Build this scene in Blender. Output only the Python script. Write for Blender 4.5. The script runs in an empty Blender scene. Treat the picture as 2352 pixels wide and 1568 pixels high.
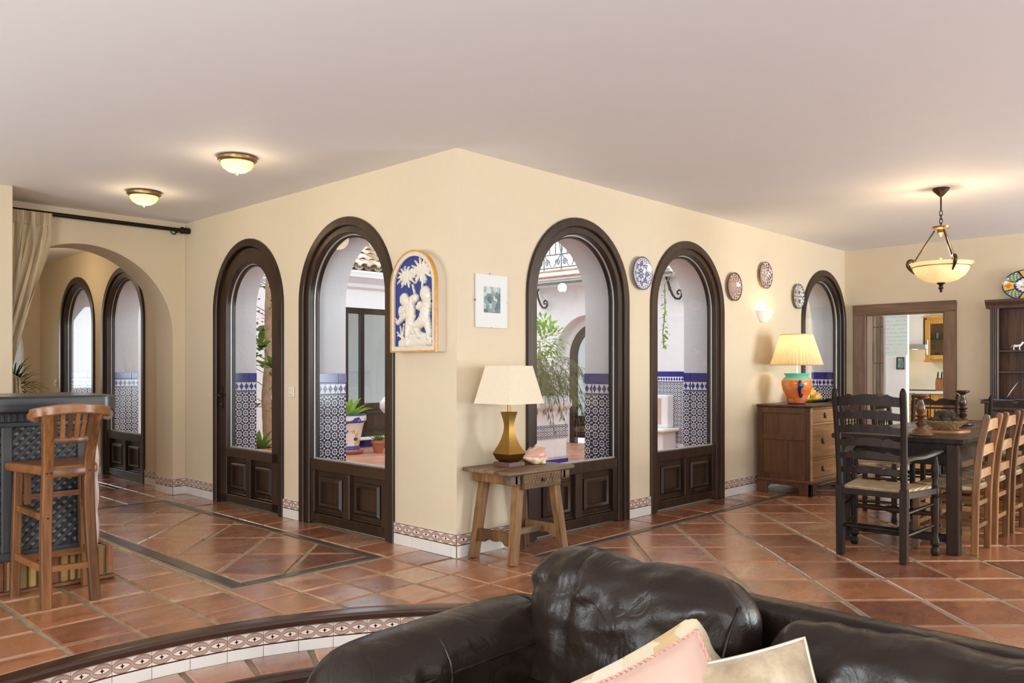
import bpy, bmesh, math, random
from math import sin, cos, pi, sqrt, radians as R
from mathutils import Vector, Matrix, noise
random.seed(7)
C = bpy.context.scene.collection
SC = bpy.context.scene

# ---------------------------------------------------------------- camera
cam_data = bpy.data.cameras.new('camera'); cam = bpy.data.objects.new('camera', cam_data); C.objects.link(cam)
CAM = Vector((-3.536, -3.881, 1.22))
cam.location = CAM
cam.rotation_euler = (pi/2, 0, math.atan2(-.7223, .6915))
cam_data.sensor_width = 36; cam_data.lens = 1859/2352*36; cam_data.shift_y = 64/2352
cam_data.clip_start = .05; cam_data.clip_end = 200
SC.camera = cam
# ---------------------------------------------------------------- sky, daylight at the windows, exposure
W = bpy.data.worlds.new('sky'); SC.world = W; W.use_nodes = True
bg = W.node_tree.nodes['Background']; bg.inputs[0].default_value = (.93, .96, 1, 1); bg.inputs[1].default_value = 1.75
SC.view_settings.view_transform = 'Standard'; SC.view_settings.look = 'None'
SC.view_settings.exposure = 0.41; SC.view_settings.gamma = 1; SC.view_settings.use_curve_mapping = False
def area(name, loc, rot, sx, sy, power, col=(.85, .94, 1)):
    d = bpy.data.lights.new(name, 'AREA'); d.shape = 'RECTANGLE'; d.size = sx; d.size_y = sy; d.energy = power; d.color = col
    o = bpy.data.objects.new(name, d); C.objects.link(o); o.location = loc; o.rotation_euler = rot
    return o
# daylight coming through the openings of the walls behind the camera (openings are built in those walls)
area('daylight_south', (-3.2, -6.98, 1.15), (R(112), 0, 0), 2.6, 2.0, 45)
area('daylight_south', (0.6, -6.98, 1.15), (R(114), 0, 0), 2.6, 2.0, 22)
area('daylight_south', (4.9, -6.98, 1.15), (R(98), 0, 0), 2.4, 2.0, 225)
area('daylight_west', (-5.98, -3.2, 1.25), (R(110), 0, R(-90)), 3.0, 1.8, 150)
area('daylight_west', (-5.98, 1.2, 1.25), (R(108), 0, R(-90)), 2.0, 1.8, 75)
area('daylight_kitchen', (8.0, -2.98, 1.5), (R(90), 0, 0), 1.6, 1.2, 60)

H = 2.654
def pt(name, loc, power, col, rad=.04):
    d = bpy.data.lights.new(name, 'POINT'); d.energy = power; d.color = col; d.shadow_soft_size = rad
    o = bpy.data.objects.new(name, d); C.objects.link(o); o.location = loc
    return o

# ---------------------------------------------------------------- colours and shader helpers
def lin(c):
    c /= 255
    return c/12.92 if c <= .04045 else ((c+.055)/1.055)**2.4
def S(r, g, b): return (lin(r), lin(g), lin(b), 1)
class X:                                     # a node socket with arithmetic
    def __init__(s, nt, k): s.nt, s.k = nt, k
    def op(s, o, *a):
        n = s.nt.nodes.new('ShaderNodeMath'); n.operation = o
        for i, v in enumerate((s,)+a):
            if isinstance(v, X): s.nt.links.new(v.k, n.inputs[i])
            else: n.inputs[i].default_value = v
        return X(s.nt, n.outputs[0])
    def __add__(s, o): return s.op('ADD', o)
    __radd__ = __add__
    def __sub__(s, o): return s.op('SUBTRACT', o)
    def __rsub__(s, o): return (s*-1)+o
    def __mul__(s, o): return s.op('MULTIPLY', o)
    __rmul__ = __mul__
    def __truediv__(s, o): return s.op('DIVIDE', o)
    def lt(s, o): return s.op('LESS_THAN', o)
    def gt(s, o): return s.op('GREATER_THAN', o)
    def abs(s): return s.op('ABSOLUTE')
    def sin(s): return s.op('SINE')
    def fr(s): return s.op('FRACT')
    def mx(s, o): return s.op('MAXIMUM', o)
    def mn(s, o): return s.op('MINIMUM', o)
    def at2(s, o): return s.op('ARCTAN2', o)
    def ss(s, a, b):                          # smooth step
        n = s.nt.nodes.new('ShaderNodeMapRange'); n.interpolation_type = 'SMOOTHSTEP'
        s.nt.links.new(s.k, n.inputs[0]); n.inputs[1].default_value = a; n.inputs[2].default_value = b
        return X(s.nt, n.outputs[0])
MATS = {}
class Mt:
    def __init__(s, name):
        s.m = bpy.data.materials.new(name); s.m.use_nodes = True; s.nt = s.m.node_tree
        s.b = s.nt.nodes['Principled BSDF']; MATS[name] = s.m; s.tc = None
    def coords(s, kind='Object', scale=(1, 1, 1), rnd=0):
        if not s.tc: s.tc = s.nt.nodes.new('ShaderNodeTexCoord')
        k = s.tc.outputs[kind]
        if rnd:
            oi = s.nt.nodes.new('ShaderNodeObjectInfo')
            v = s.nt.nodes.new('ShaderNodeVectorMath'); v.operation = 'MULTIPLY_ADD'
            s.nt.links.new(oi.outputs['Random'], v.inputs[0]); v.inputs[1].default_value = (rnd, rnd*1.7, rnd*.6)
            s.nt.links.new(k, v.inputs[2]); k = v.outputs[0]
        m = s.nt.nodes.new('ShaderNodeMapping'); m.inputs['Scale'].default_value = scale
        s.nt.links.new(k, m.inputs[0]); return m.outputs[0]
    def xyz(s, kind='Object', scale=(1, 1, 1)):
        n = s.nt.nodes.new('ShaderNodeSeparateXYZ'); s.nt.links.new(s.coords(kind, scale), n.inputs[0])
        return [X(s.nt, n.outputs[i]) for i in range(3)]
    def noise(s, scale=5, detail=4, rough=.55, vec=None, dist=0):
        n = s.nt.nodes.new('ShaderNodeTexNoise'); n.inputs['Scale'].default_value = scale
        n.inputs['Detail'].default_value = detail; n.inputs['Roughness'].default_value = rough; n.inputs['Distortion'].default_value = dist
        s.nt.links.new(vec or s.coords(), n.inputs['Vector']); return X(s.nt, n.outputs[0])
    def rnd(s):
        n = s.nt.nodes.new('ShaderNodeObjectInfo'); return X(s.nt, n.outputs['Random'])
    def mix(s, f, a, b):
        n = s.nt.nodes.new('ShaderNodeMix'); n.data_type = 'RGBA'
        for i, v in ((0, f), (6, a), (7, b)):
            if isinstance(v, X): s.nt.links.new(v.k, n.inputs[i])
            else: n.inputs[i].default_value = v
        return X(s.nt, n.outputs[2])
    def ramp(s, f, stops):
        n = s.nt.nodes.new('ShaderNodeValToRGB'); s.nt.links.new(f.k, n.inputs[0]); e = n.color_ramp.elements
        while len(e) < len(stops): e.new(.5)
        for i, (p, c) in enumerate(stops): e[i].position = p; e[i].color = c
        return X(s.nt, n.outputs[0])
    def set(s, name, v):
        if isinstance(v, X): s.nt.links.new(v.k, s.b.inputs[name])
        else: s.b.inputs[name].default_value = v
        return s
    def bump(s, h, strength=.3, dist=.01):
        n = s.nt.nodes.new('ShaderNodeBump'); n.inputs['Strength'].default_value = strength; n.inputs['Distance'].default_value = dist
        s.nt.links.new(h.k, n.inputs['Height']); s.nt.links.new(n.outputs[0], s.b.inputs['Normal']); return s
def sc3(c, k): return (c[0]*k, c[1]*k, c[2]*k, 1)
def plain(name, c, rough=.5, metal=0, var=.12, vs=4, bump=0, bs=30, coat=0, rnd=0, scale=(1, 1, 1)):
    m = Mt(name); v = m.coords('Object', scale, 3.1 if rnd else 0)
    f = m.noise(vs, 4, .6, v)
    if rnd: f = f + (m.rnd()-.5)*rnd
    m.set('Base Color', m.ramp(f, [(.25, sc3(c, 1-var)), (.75, sc3(c, 1+var))])); m.set('Roughness', rough); m.set('Metallic', metal)
    if coat: m.set('Coat Weight', coat); m.set('Coat Roughness', .15)
    if bump: m.bump(m.noise(bs, 5, .6, v), bump, .01)
    return m
def wood(name, dark, light, rough=.4, ax=2, fine=60, coat=0, bump=.12, rnd=.25, spec=.4):
    m = Mt(name); fine = max(fine, 55); s = [fine]*3; s[ax] = fine*.05
    v = m.coords('Object', tuple(s), 2.3)
    s2 = [13]*3; s2[ax] = 1.4; v2 = m.coords('Object', tuple(s2), 2.3)
    g = m.noise(1, 5, .65, v, .6); b = m.noise(1, 3, .5, v2, .4)
    f = g*.5 + b*.5 + (m.rnd()-.5)*rnd
    m.set('Base Color', m.ramp(f, [(.36, dark), (.5, tuple((dark[i]+light[i])/2 for i in range(3))+(1,)), (.63, light)]))
    m.set('Roughness', rough); m.set('Specular IOR Level', spec)
    if coat: m.set('Coat Weight', coat); m.set('Coat Roughness', .2)
    m.bump(g, bump, .004); return m

# plaster, ceiling, tiles, woods ...
def plaster(name, c, var=.05, b=.08):
    m = Mt(name); v = m.coords('Object')
    a = m.noise(.9, 3, .5, v); d = m.noise(9, 5, .6, v)
    m.set('Base Color', m.ramp(a*.6+d*.4, [(.3, sc3(c, 1-var)), (.7, sc3(c, 1+var))])); m.set('Roughness', .75)
    m.bump(m.noise(4, 3, .5, v)+m.noise(45, 3, .6, v)*.25, b, .02); return m
plaster('cream_plaster', S(221, 205, 177), .03)
plaster('ceiling_paint', S(232, 232, 234), .02, .05)
plaster('white_render', S(238, 238, 240), .03, .35)
plaster('kitchen_paint', S(236, 226, 204), .02, .03)

def terracotta(name, stops, rough=(.16, .42), b=.35):
    m = Mt(name); v = m.coords('Object', (1, 1, 1), 7.3)
    f = m.noise(2.6, 5, .6, m.coords('Object', (1, 2.2, 1), 7.3), .9)*.6 + m.noise(22, 4, .6, v)*.16 + m.rnd()*.42-.06
    m.set('Base Color', m.ramp(f, stops))
    m.set('Roughness', m.noise(6, 5, .65, v).ss(.3, .75)*(rough[1]-rough[0])+rough[0])
    m.bump(m.noise(5, 4, .6, v)*.7+m.noise(60, 4, .7, v)*.2, b, .012)
    m.set('Coat Weight', 1 if rough[0] < .25 else 0); m.set('Coat Roughness', .24); m.set('Coat IOR', 1.75)
    return m
terracotta('terracotta', [(.26, S(112, 64, 42)), (.42, S(150, 90, 58)), (.56, S(180, 118, 76)), (.68, S(176, 118, 88)), (.82, S(204, 160, 124))], (.22, .42))
terracotta('patio_terracotta', [(.3, S(150, 96, 74)), (.55, S(184, 128, 102)), (.78, S(206, 160, 136))], (.3, .6))
plain('grout', S(158, 142, 116), .6, var=.25, vs=14, bump=.5, bs=40)
plain('stone_band', S(92, 84, 78), .22, var=.3, vs=5, bump=.15, bs=12)
wood('frame_wood', S(42, 29, 21), S(66, 48, 36), .32, 2, 40, bump=.05)
wood('nosing_wood', S(44, 28, 22), S(66, 44, 34), .25, 0, 22, coat=.3)
wood('dark_oak', S(22, 15, 11), S(54, 36, 25), .45, 2, spec=.2)
wood('dark_oak_x', S(26, 18, 13), S(64, 44, 31), .34, 0, spec=.3)
wood('hutch_wood', S(48, 34, 27), S(84, 60, 46), .42, 2)
wood('hutch_back', S(58, 36, 26), S(112, 70, 48), .5, 2, 12)
wood('honey_wood', S(84, 52, 26), S(146, 102, 58), .42, 2)
wood('honey_wood_x', S(110, 72, 38), S(172, 126, 76), .42, 0)
wood('teak', S(86, 54, 29), S(152, 102, 58), .36, 2, 30, coat=.2)
wood('teak_x', S(84, 52, 28), S(148, 98, 56), .33, 0, 30, coat=.2)
wood('rustic_wood', S(82, 54, 30), S(146, 106, 64), .55, 2, 22, bump=.4)
wood('rustic_wood_x', S(84, 62, 42), S(150, 122, 92), .5, 0, 22, bump=.4)
wood('dresser_wood', S(64, 38, 24), S(106, 70, 44), .4, 2, 18)
wood('dresser_front', S(140, 102, 66), S(188, 148, 106), .42, 0, 18)
wood('portal_wood', S(104, 80, 62), S(146, 116, 92), .5, 2, 20)
wood('portal_wood_y', S(104, 80, 62), S(146, 116, 92), .5, 1, 20)
wood('grey_plank', S(128, 116, 104), S(176, 166, 154), .65, 2, 20, bump=.4)
wood('cabinet_wood', S(196, 142, 62), S(224, 174, 92), .4, 2, 12)
wood('bar_wood', S(40, 42, 44), S(74, 76, 78), .3, 0, 24, coat=.3)
wood('bar_wood_z', S(34, 34, 35), S(66, 66, 66), .38, 2, 24)
plain('iron', S(34, 32, 30), .45, .6, var=.2)
plain('green_iron', S(96, 112, 108), .5, .3, var=.2)
plain('bronze', S(74, 60, 46), .38, .8, var=.25, vs=12)
plain('antique_brass', S(150, 122, 84), .35, .9, var=.2, vs=9)
plain('brushed_gold', S(150, 118, 62), .33, 1, var=.06, vs=3)
plain('steel', S(190, 192, 194), .3, .9, var=.05)
plain('aluminium_bead', S(196, 194, 188), .35, .4, var=.05)
plain('ceramic_white', S(240, 238, 232), .18, var=.03, vs=6)
plain('base_white_tile', S(232, 230, 224), .15, var=.04, vs=5, rnd=.1)
plain('plastic_white', S(228, 220, 200), .4, var=.03)
plain('black_plastic', S(24, 24, 25), .4, var=.1)
plain('blue_tile', S(44, 42, 138), .12, var=.12, vs=5, rnd=.3)
plain('shade_white', S(232, 218, 192), .85, var=.03, vs=40, bump=.1, bs=180)
plain('paper', S(226, 228, 226), .7, var=.02)
plain('clay_pot', S(176, 104, 76), .7, var=.15, vs=9, bump=.2)
plain('soil', S(60, 46, 36), .9, var=.3, vs=30)
plain('chrome_hook', S(150, 146, 140), .3, .9, var=.05)
plain('plum_base', S(98, 64, 58), .35, var=.1)
plain('granite_white', S(234, 232, 226), .25, var=.04, vs=40)
plain('kettle_red', S(150, 34, 30), .2, var=.05)
plain('feather', S(208, 200, 186), .8, var=.1)
plain('blue_paper', S(120, 152, 188), .6, var=.12, vs=8)
plain('stone_figure', S(214, 206, 188), .45, var=.08, vs=9, bump=.15)
plain('brick_mortar', S(150, 132, 96), .85, var=.2, vs=20, bump=.5)
# ---- special materials
def m_brick():
    m = Mt('old_brick'); v = m.coords('Object', (1, 1, 1), 5)
    f = m.rnd()*.7 + m.noise(9, 4, .6, v)*.4
    m.set('Base Color', m.ramp(f, [(.2, S(112, 66, 42)), (.4, S(152, 108, 62)), (.55, S(178, 146, 88)), (.7, S(136, 126, 78)), (.9, S(158, 92, 60))])); m.set('Roughness', .7)
    m.bump(m.noise(35, 5, .7, v), .6, .01)
m_brick()
def m_border():        # interlaced band: two strands, dark flower in each loop, dark line at the foot
    m = Mt('border_tile'); x, y, z = m.xyz(); x = x+.05
    a = x*(pi/.1)
    cs = a.op('COSINE'); s1 = cs.op('SIGN')*cs.abs().op('POWER', .62)*.0215
    d1 = (z-s1).abs(); d2 = (z+s1).abs(); d = d1.mn(d2)
    band = d.lt(.0085); edge = d.lt(.0105)-band; mid = d.lt(.0018)
    fx = ((x/.1).fr()-.5).abs()*.1             # nodes at the middle of each cell are crossings
    gx = (((x/.1)+.5).fr()-.5)*.1
    r = (gx*gx+z*z).op('SQRT'); ang = z.at2(gx)*4
    flower = (r-((ang).op('COSINE')*.0026+.0075)).lt(0)
    white = m.mix(m.noise(40, 2), S(232, 222, 210), S(240, 232, 222))
    c = m.mix(band, white, m.mix(m.noise(60, 2), S(168, 136, 122), S(190, 160, 146)))
    c = m.mix(edge, c, S(128, 98, 88)); c = m.mix(mid*band, c, S(200, 176, 164))
    c = m.mix(flower, c, S(46, 26, 26))
    line = (z+.0335).abs().lt(.0028)
    line2 = (z-.0345).abs().lt(.002)
    c = m.mix(line.mx(line2), c, S(58, 26, 28))
    m.set('Base Color', c).set('Roughness', .15)
m_border()
def m_rosette(name, ink):
    m = Mt(name); x, y, z = m.xyz(); p = .0667
    u = (x/p+.0).fr()-.5; v = (z/p+.0).fr()-.5
    r = (u*u+v*v).op('SQRT'); th = v.at2(u); k = (th/(pi/4)).op('ROUND')*(pi/4)
    du = u-k.op('COSINE')*.335; dv = v-k.sin()*.335
    petal = (du*du+dv*dv).op('SQRT').lt(.118)
    ctr = r.lt(.1)
    cu = u.abs()-.5; cv = v.abs()-.5; corner = (cu*cu+cv*cv).op('SQRT').lt(.135)
    eu = u.abs()-.5; edge = ((eu*eu+v*v).op('SQRT').lt(.0)).mx(0)
    lu = u-k.op('COSINE')*.19; lv = v-k.sin()*.19
    spoke = (lu*lu+lv*lv).op('SQRT').lt(.045)
    w = petal.mx(ctr).mx(corner).mx(edge)
    c = m.mix(w, ink, S(238, 238, 238)); c = m.mix(spoke, c, ink)
    m.set('Base Color', c).set('Roughness', .12)
m_rosette('rosette_tile', S(50, 46, 84))
def m_diamond():
    m = Mt('diamond_tile'); x, y, z = m.xyz(); p = .05
    u = ((x/p).fr()-.5).abs(); h = z.abs()/.036
    dia = (u*1.9+h*.95).lt(.86).mx((u.lt(.06))*(h.lt(1.0)))
    bars = z.abs().gt(.038)
    c = m.mix(dia.mx(bars), S(240, 240, 238), S(44, 42, 138))
    m.set('Base Color', c).set('Roughness', .12)
m_diamond()
def m_leather():
    m = Mt('leather'); v = m.coords('Object')
    f = m.noise(3, 4, .6, v)
    m.set('Base Color', m.ramp(f, [(.3, S(30, 22, 18)), (.7, S(44, 34, 28))])).set('Roughness', m.noise(7, 4, .6, v)*.22+.2)
    m.set('Specular IOR Level', .36)
    w = m.noise(2.6, 2, .5, m.coords('Object', (1, 1, .45)), 1.2).ss(.42, .6)
    g = m.noise(130, 3, .6, v)
    c1 = (m.noise(3.4, 2, .5, v, 1.2)-.5).abs().ss(0, .05)
    m.bump(m.noise(9, 4, .55, v, 1.5)*.4+g*.06+w*.3+c1*.1, .45, .02)
m_leather()
def m_rush():
    m = Mt('rush'); x, y, z = m.xyz('Object')
    u = x; v = y
    side = (u.abs()-v.abs()).gt(0)
    s = side*u + (1-side)*v
    q = (s*430).sin()*.5+.5
    n = m.noise(18, 4, .6)
    f = q*.45+n*.6
    m.set('Base Color', m.ramp(f, [(.2, S(104, 82, 54)), (.5, S(168, 142, 104)), (.85, S(210, 188, 152))])).set('Roughness', .7)
    m.bump(q, .6, .004)
m_rush()
def m_glass(name, tint=(1, 1, 1, 1), mul=1.0):
    m = Mt(name); nt = m.nt; nt.nodes.remove(m.b)
    t = nt.nodes.new('ShaderNodeBsdfTransparent'); t.inputs[0].default_value = tint
    g = nt.nodes.new('ShaderNodeBsdfGlossy'); g.inputs['Roughness'].default_value = .0
    fz = nt.nodes.new('ShaderNodeFresnel'); fz.inputs[0].default_value = 1.45
    mu = X(nt, fz.outputs[0])*mul
    mx = nt.nodes.new('ShaderNodeMixShader'); nt.links.new(mu.k, mx.inputs[0]); nt.links.new(t.outputs[0], mx.inputs[1]); nt.links.new(g.outputs[0], mx.inputs[2])
    nt.links.new(mx.outputs[0], nt.nodes['Material Output'].inputs[0])
m_glass('pane_glass', (.97, .98, .98, 1), 1.0)
m_glass('smoked_glass', (.45, .48, .46, 1), 2.2)
m_glass('frost_glass', (.55, .6, .64, 1), 1.4)
def m_lamp(name, c, e, ec, var=.3, trans=0):
    m = Mt(name); f = m.noise(5, 4, .6, m.coords('Object', (1, 1, 1), 2), .8)
    m.set('Base Color', m.ramp(f, [(.3, sc3(c, 1-var)), (.7, c)])).set('Roughness', .35)
    m.set('Emission Color', m.ramp(f, [(.3, sc3(ec, 1-var)), (.7, ec)])); m.set('Emission Strength', e)
m_lamp('lit_glass', S(240, 216, 160), .95, S(255, 216, 140), .2)
m_lamp('lit_alabaster', S(236, 212, 168), .62, S(255, 206, 132), .28)
def m_translucent(name, c, amount=.5, var=.04, vs=8, vec=(1, 1, 1)):
    m = Mt(name); f = m.noise(vs, 3, .6, m.coords('Object', vec, 2)); col = m.ramp(f, [(.3, sc3(c, 1-var)), (.7, c)])
    d = m.nt.nodes.new('ShaderNodeBsdfDiffuse'); t = m.nt.nodes.new('ShaderNodeBsdfTranslucent'); x = m.nt.nodes.new('ShaderNodeMixShader')
    m.nt.links.new(col.k, d.inputs[0]); m.nt.links.new(col.k, t.inputs[0]); x.inputs[0].default_value = amount
    m.nt.links.new(d.outputs[0], x.inputs[1]); m.nt.links.new(t.outputs[0], x.inputs[2])
    m.nt.nodes.remove(m.b); m.nt.links.new(x.outputs[0], m.nt.nodes['Material Output'].inputs[0])
m_translucent('pleated_shade', S(250, 230, 190), .5)
m_translucent('curtain_cloth', S(240, 226, 196), .15, .14, 1.0, (14, 14, 3))
m_translucent('leaf_green', S(104, 142, 58), .35, .45, 5)
m_translucent('leaf_bright', S(150, 190, 78), .45, .35, 5)
m_translucent('leaf_dark', S(62, 84, 50), .25, .4, 6)
m_translucent('petal_pink', S(206, 92, 128), .4, .2, 6)
m_translucent('frond_fine', S(110, 116, 72), .25, .35, 6)
def m_plate(name, kind, ink, ink2, ground, accent):
    m = Mt(name); x, y, z = m.xyz(); Rr = .1375
    r = (x*x+z*z).op('SQRT')/Rr; th = z.at2(x)
    n = m.noise(60, 3, .6)
    c = m.mix(n.ss(.35, .7)*.25, ground, ink2)
    def sel(mask, col):
        nonlocal c; c = m.mix(mask, c, col)
    if kind == 'rosette':
        pet = ((th*8).op('COSINE')*.09+.62-r).abs(); sel(pet.lt(.035), ink)
        k = ((th)/(pi/4)).op('ROUND')*(pi/4); du = x/Rr-k.op('COSINE')*.52; dv = z/Rr-k.sin()*.52
        sel((du*du+dv*dv).op('SQRT').lt(.125), ink2); sel((r-((th*8).op('COSINE')*.06+.3)).lt(0), ink)
        sel(((r*40).sin().gt(.4))*(r.lt(.2)), ground)
        sel(((th*24).sin()*(r*38).sin()).gt(.25)*r.gt(.74), ink)
    elif kind == 'spokes':
        sel((th*8).sin().abs().lt(.16)*r.gt(.08), ink); sel(((th*16).op('COSINE')*(r*26).sin()).gt(.3), ink2)
        sel(((th*12).sin()*(r*19+1).sin()).gt(.55)*r.gt(.35), accent)
        sel(((r*7).fr()-.5).abs().lt(.07), ink)
    elif kind == 'lace':
        sel(((th*6).op('COSINE')*.1+.6-r).abs().lt(.05), ink2); sel(((th*6).op('COSINE')*.1+.78-r).abs().lt(.03), ink)
        sel(((th*12).sin()*(r*22).sin()).gt(.35)*r.gt(.35), ink); sel((r-((th*4).op('COSINE')*.08+.27)).lt(0), accent)
    elif kind == 'bird':
        u = x/Rr; v = z/Rr
        sel((u.abs().lt(.035)).mx(v.abs().lt(.035)), ink)
        k1 = ((u.abs()-.33).op('POWER', 2.0)+(v.abs()-.34).op('POWER', 2.0)).op('SQRT')
        sel(k1.lt(.15), ink); sel(((th*10).sin()*(r*24).sin()).gt(.4)*r.lt(.8), ink2); sel(r.lt(.12), accent)
        sel(((th*20).sin()).gt(.2)*r.gt(.82), ink)
    elif kind == 'fajalauza':
        seg = ((th/(pi/4))+.5).fr(); alt = ((th/(pi/2))+.25).fr().lt(.5)
        sel(r.gt(.56), ink2); sel(r.gt(.56)*alt, accent)
        sel(r.gt(.56)*alt*(((seg-.5).abs()*2+((r-.76).abs()*4)).lt(.62)), S(216, 120, 24))
        sel(r.gt(.56)*(1-alt)*(((th*26).sin()*(r*34).sin()).gt(.35)), S(232, 232, 214))
        sel(r.gt(.56)*((seg-.5).abs().gt(.44)), ink)
        sel(r.lt(.56), ink); sel((r-((th*18).op('COSINE')*.03+.46)).lt(0), ground)
        sel((x.abs()/Rr*1.1+(z/Rr-.1).abs()*1.7).lt(.24), S(222, 140, 36)); sel(((z/Rr+.12).abs().lt(.03))*((x/Rr).abs().lt(.3)), S(104, 130, 58))
    sel(r.gt(.94), ink)
    m.set('Base Color', c).set('Roughness', .14)
m_plate('plate_blue', 'rosette', S(66, 74, 136), S(112, 120, 170), S(226, 222, 210), S(66, 74, 136))
m_plate('plate_red', 'spokes', S(64, 54, 60), S(150, 96, 92), S(216, 200, 176), S(168, 84, 78))
m_plate('plate_lilac', 'lace', S(92, 74, 80), S(140, 112, 116), S(222, 206, 190), S(170, 150, 150))
m_plate('plate_grey', 'bird', S(74, 80, 90), S(120, 126, 132), S(222, 214, 200), S(150, 150, 160))
m_plate('plate_yellow', 'fajalauza', S(36, 44, 110), S(118, 142, 96), S(236, 232, 214), S(232, 190, 48))
def m_vase():
    m = Mt('vase_glaze'); x, y, z = m.xyz(); n = m.noise(9, 5, .65, None, 1.2)
    c = m.ramp(n, [(.3, S(206, 92, 40)), (.5, S(232, 122, 52)), (.68, S(240, 170, 84))])
    c = m.mix(((z*60+n*22).sin().gt(.9))*n.gt(.45), c, S(176, 128, 132))
    c = m.mix(z.gt(.235), c, S(196, 186, 130)); c = m.mix(z.gt(.255), c, S(104, 196, 176)); c = m.mix(z.lt(.012), c, S(76, 56, 130))
    m.set('Base Color', c).set('Roughness', .15)
m_vase()
plain('vase_blue', S(34, 34, 92), .15, var=.2, vs=20); plain('vase_teal', S(36, 124, 140), .15, var=.2, vs=20); plain('vase_yellow', S(236, 190, 74), .2)
def m_shell():
    m = Mt('shell'); x, y, z = m.xyz(); n = m.noise(14, 4, .6)
    m.set('Base Color', m.ramp(n, [(.3, S(176, 130, 100)), (.5, S(222, 196, 164)), (.7, S(240, 224, 198))])).set('Roughness', .4); m.bump(n, .5, .01)
m_shell(); plain('shell_pink', S(222, 158, 138), .25, var=.2, vs=8)
plain('rock_brown', S(150, 104, 78), .7, var=.3, vs=12, bump=.6, bs=20)
def m_relief():
    m = Mt('relief_glaze'); n = m.nt.nodes.new('ShaderNodeVertexColor'); n.layer_name = 'paint'
    f = m.noise(40, 3, .6); c = m.mix(f.ss(.62, .75)*.25, X(m.nt, n.outputs[0]), S(226, 224, 214))
    m.set('Base Color', c).set('Roughness', .22)
m_relief()
def m_print():
    m = Mt('etching'); x, y, z = m.xyz('Object'); v = m.nt.nodes.new('ShaderNodeTexVoronoi'); v.distance = 'CHEBYCHEV'
    m.nt.links.new(m.coords('Object', (30, 1, 26)), v.inputs['Vector']); v.inputs['Scale'].default_value = 1
    s = m.nt.nodes.new('ShaderNodeSeparateColor'); m.nt.links.new(v.outputs['Color'], s.inputs[0])
    f = X(m.nt, s.outputs[0])*.75+m.noise(60, 4)*.25
    m.set('Base Color', m.ramp(f, [(.1, S(70, 92, 96)), (.5, S(128, 150, 150)), (.9, S(206, 212, 206))])).set('Roughness', .6)
m_print()
def m_pinkcushion():
    m = Mt('pink_silk'); f = m.noise(4, 3, .6); st = m.noise(9, 2, .5).ss(.68, .76)
    m.set('Base Color', m.mix(st*.5, m.ramp(f, [(.3, S(198, 160, 142)), (.7, S(212, 178, 162))]), S(188, 146, 112))).set('Roughness', .45).set('Sheen Weight', .3)
    m.bump(m.noise(5, 3, .5), .3, .02)
m_pinkcushion(); plain('pink_cord', S(206, 156, 140), .6, var=.2, vs=60)
def m_patch():
    m = Mt('patch_cloth'); v = m.nt.nodes.new('ShaderNodeTexVoronoi'); v.distance = 'CHEBYCHEV'; v.inputs['Randomness'].default_value = .45
    m.nt.links.new(m.coords('Object', (10, 10, 10)), v.inputs['Vector']); v.inputs['Scale'].default_value = 1
    s = m.nt.nodes.new('ShaderNodeSeparateColor'); m.nt.links.new(v.outputs['Color'], s.inputs[0])
    m.set('Base Color', m.ramp(X(m.nt, s.outputs[0]), [(0, S(220, 208, 186)), (.45, S(206, 190, 160)), (.6, S(236, 230, 220)), (.78, S(190, 152, 92)), (1, S(216, 200, 172))])).set('Roughness', .6)
m_patch()
def m_velvet():
    m = Mt('velvet_beige'); f = m.noise(7, 5, .65)
    m.set('Base Color', m.ramp(f, [(.3, S(146, 124, 96)), (.5, S(178, 158, 128)), (.72, S(212, 198, 172))])).set('Roughness', .6).set('Sheen Weight', .6)
m_velvet(); plain('ribbon_cream', S(222, 210, 186), .5)
def m_potpaint():
    m = Mt('painted_pot'); x, y, z = m.xyz(); n = m.noise(9, 3, .6)
    c = m.mix(n.ss(.55, .6), S(238, 234, 226), S(224, 180, 70)); c = m.mix(m.noise(12, 2, .5).ss(.6, .64), c, S(60, 66, 150))
    c = m.mix((z-.32).abs().lt(.012).mx(z.gt(.385)).mx((z-.04).abs().lt(.02)), c, S(70, 84, 170)); m.set('Base Color', c).set('Roughness', .2)
m_potpaint()
def m_roof():
    m = Mt('roof_clay'); v = m.coords('Object', (1, 1, 1), 4); f = m.noise(5, 4, .65, v)*.6+m.rnd()*.4
    m.set('Base Color', m.ramp(f, [(.3, S(150, 120, 100)), (.5, S(206, 190, 168)), (.7, S(230, 222, 206))])).set('Roughness', .8)
m_roof()
plain('bark', S(168, 138, 108), .8, var=.3, vs=16, bump=.6, bs=22)
plain('thin_stem', S(92, 96, 62), .7, var=.2)
plain('balcony_tile', S(192, 142, 112), .6, var=.3, vs=9, bump=.4)
plain('pine_cone', S(104, 90, 76), .75, var=.35, vs=40)
plain('wicker', S(140, 112, 76), .7, var=.3, vs=40, bump=.5, bs=60)
plain('slice_wood', S(190, 120, 62), .4, var=.2, vs=9)
plain('pewter_plate', S(120, 80, 60), .4, var=.2)
def m_lattice():
    pass
def m_marzipan():
    m = Mt('coral_yellow'); f = m.noise(12, 4, .6); m.set('Base Color', m.ramp(f, [(.3, S(190, 120, 30)), (.5, S(226, 170, 60)), (.7, S(238, 206, 120))])).set('Roughness', .45); m.bump(f, .5, .02)
m_marzipan()
def m_chart():
    m = Mt('wall_chart'); x, y, z = m.xyz(); g = ((z/.055).fr().lt(.12))*m.noise(70, 2, .5).gt(.5); m.set('Base Color', m.mix(g.mx((y.abs().gt(.135))*0), S(214, 226, 224), S(150, 168, 172))).set('Roughness', .6)
m_chart()

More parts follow.
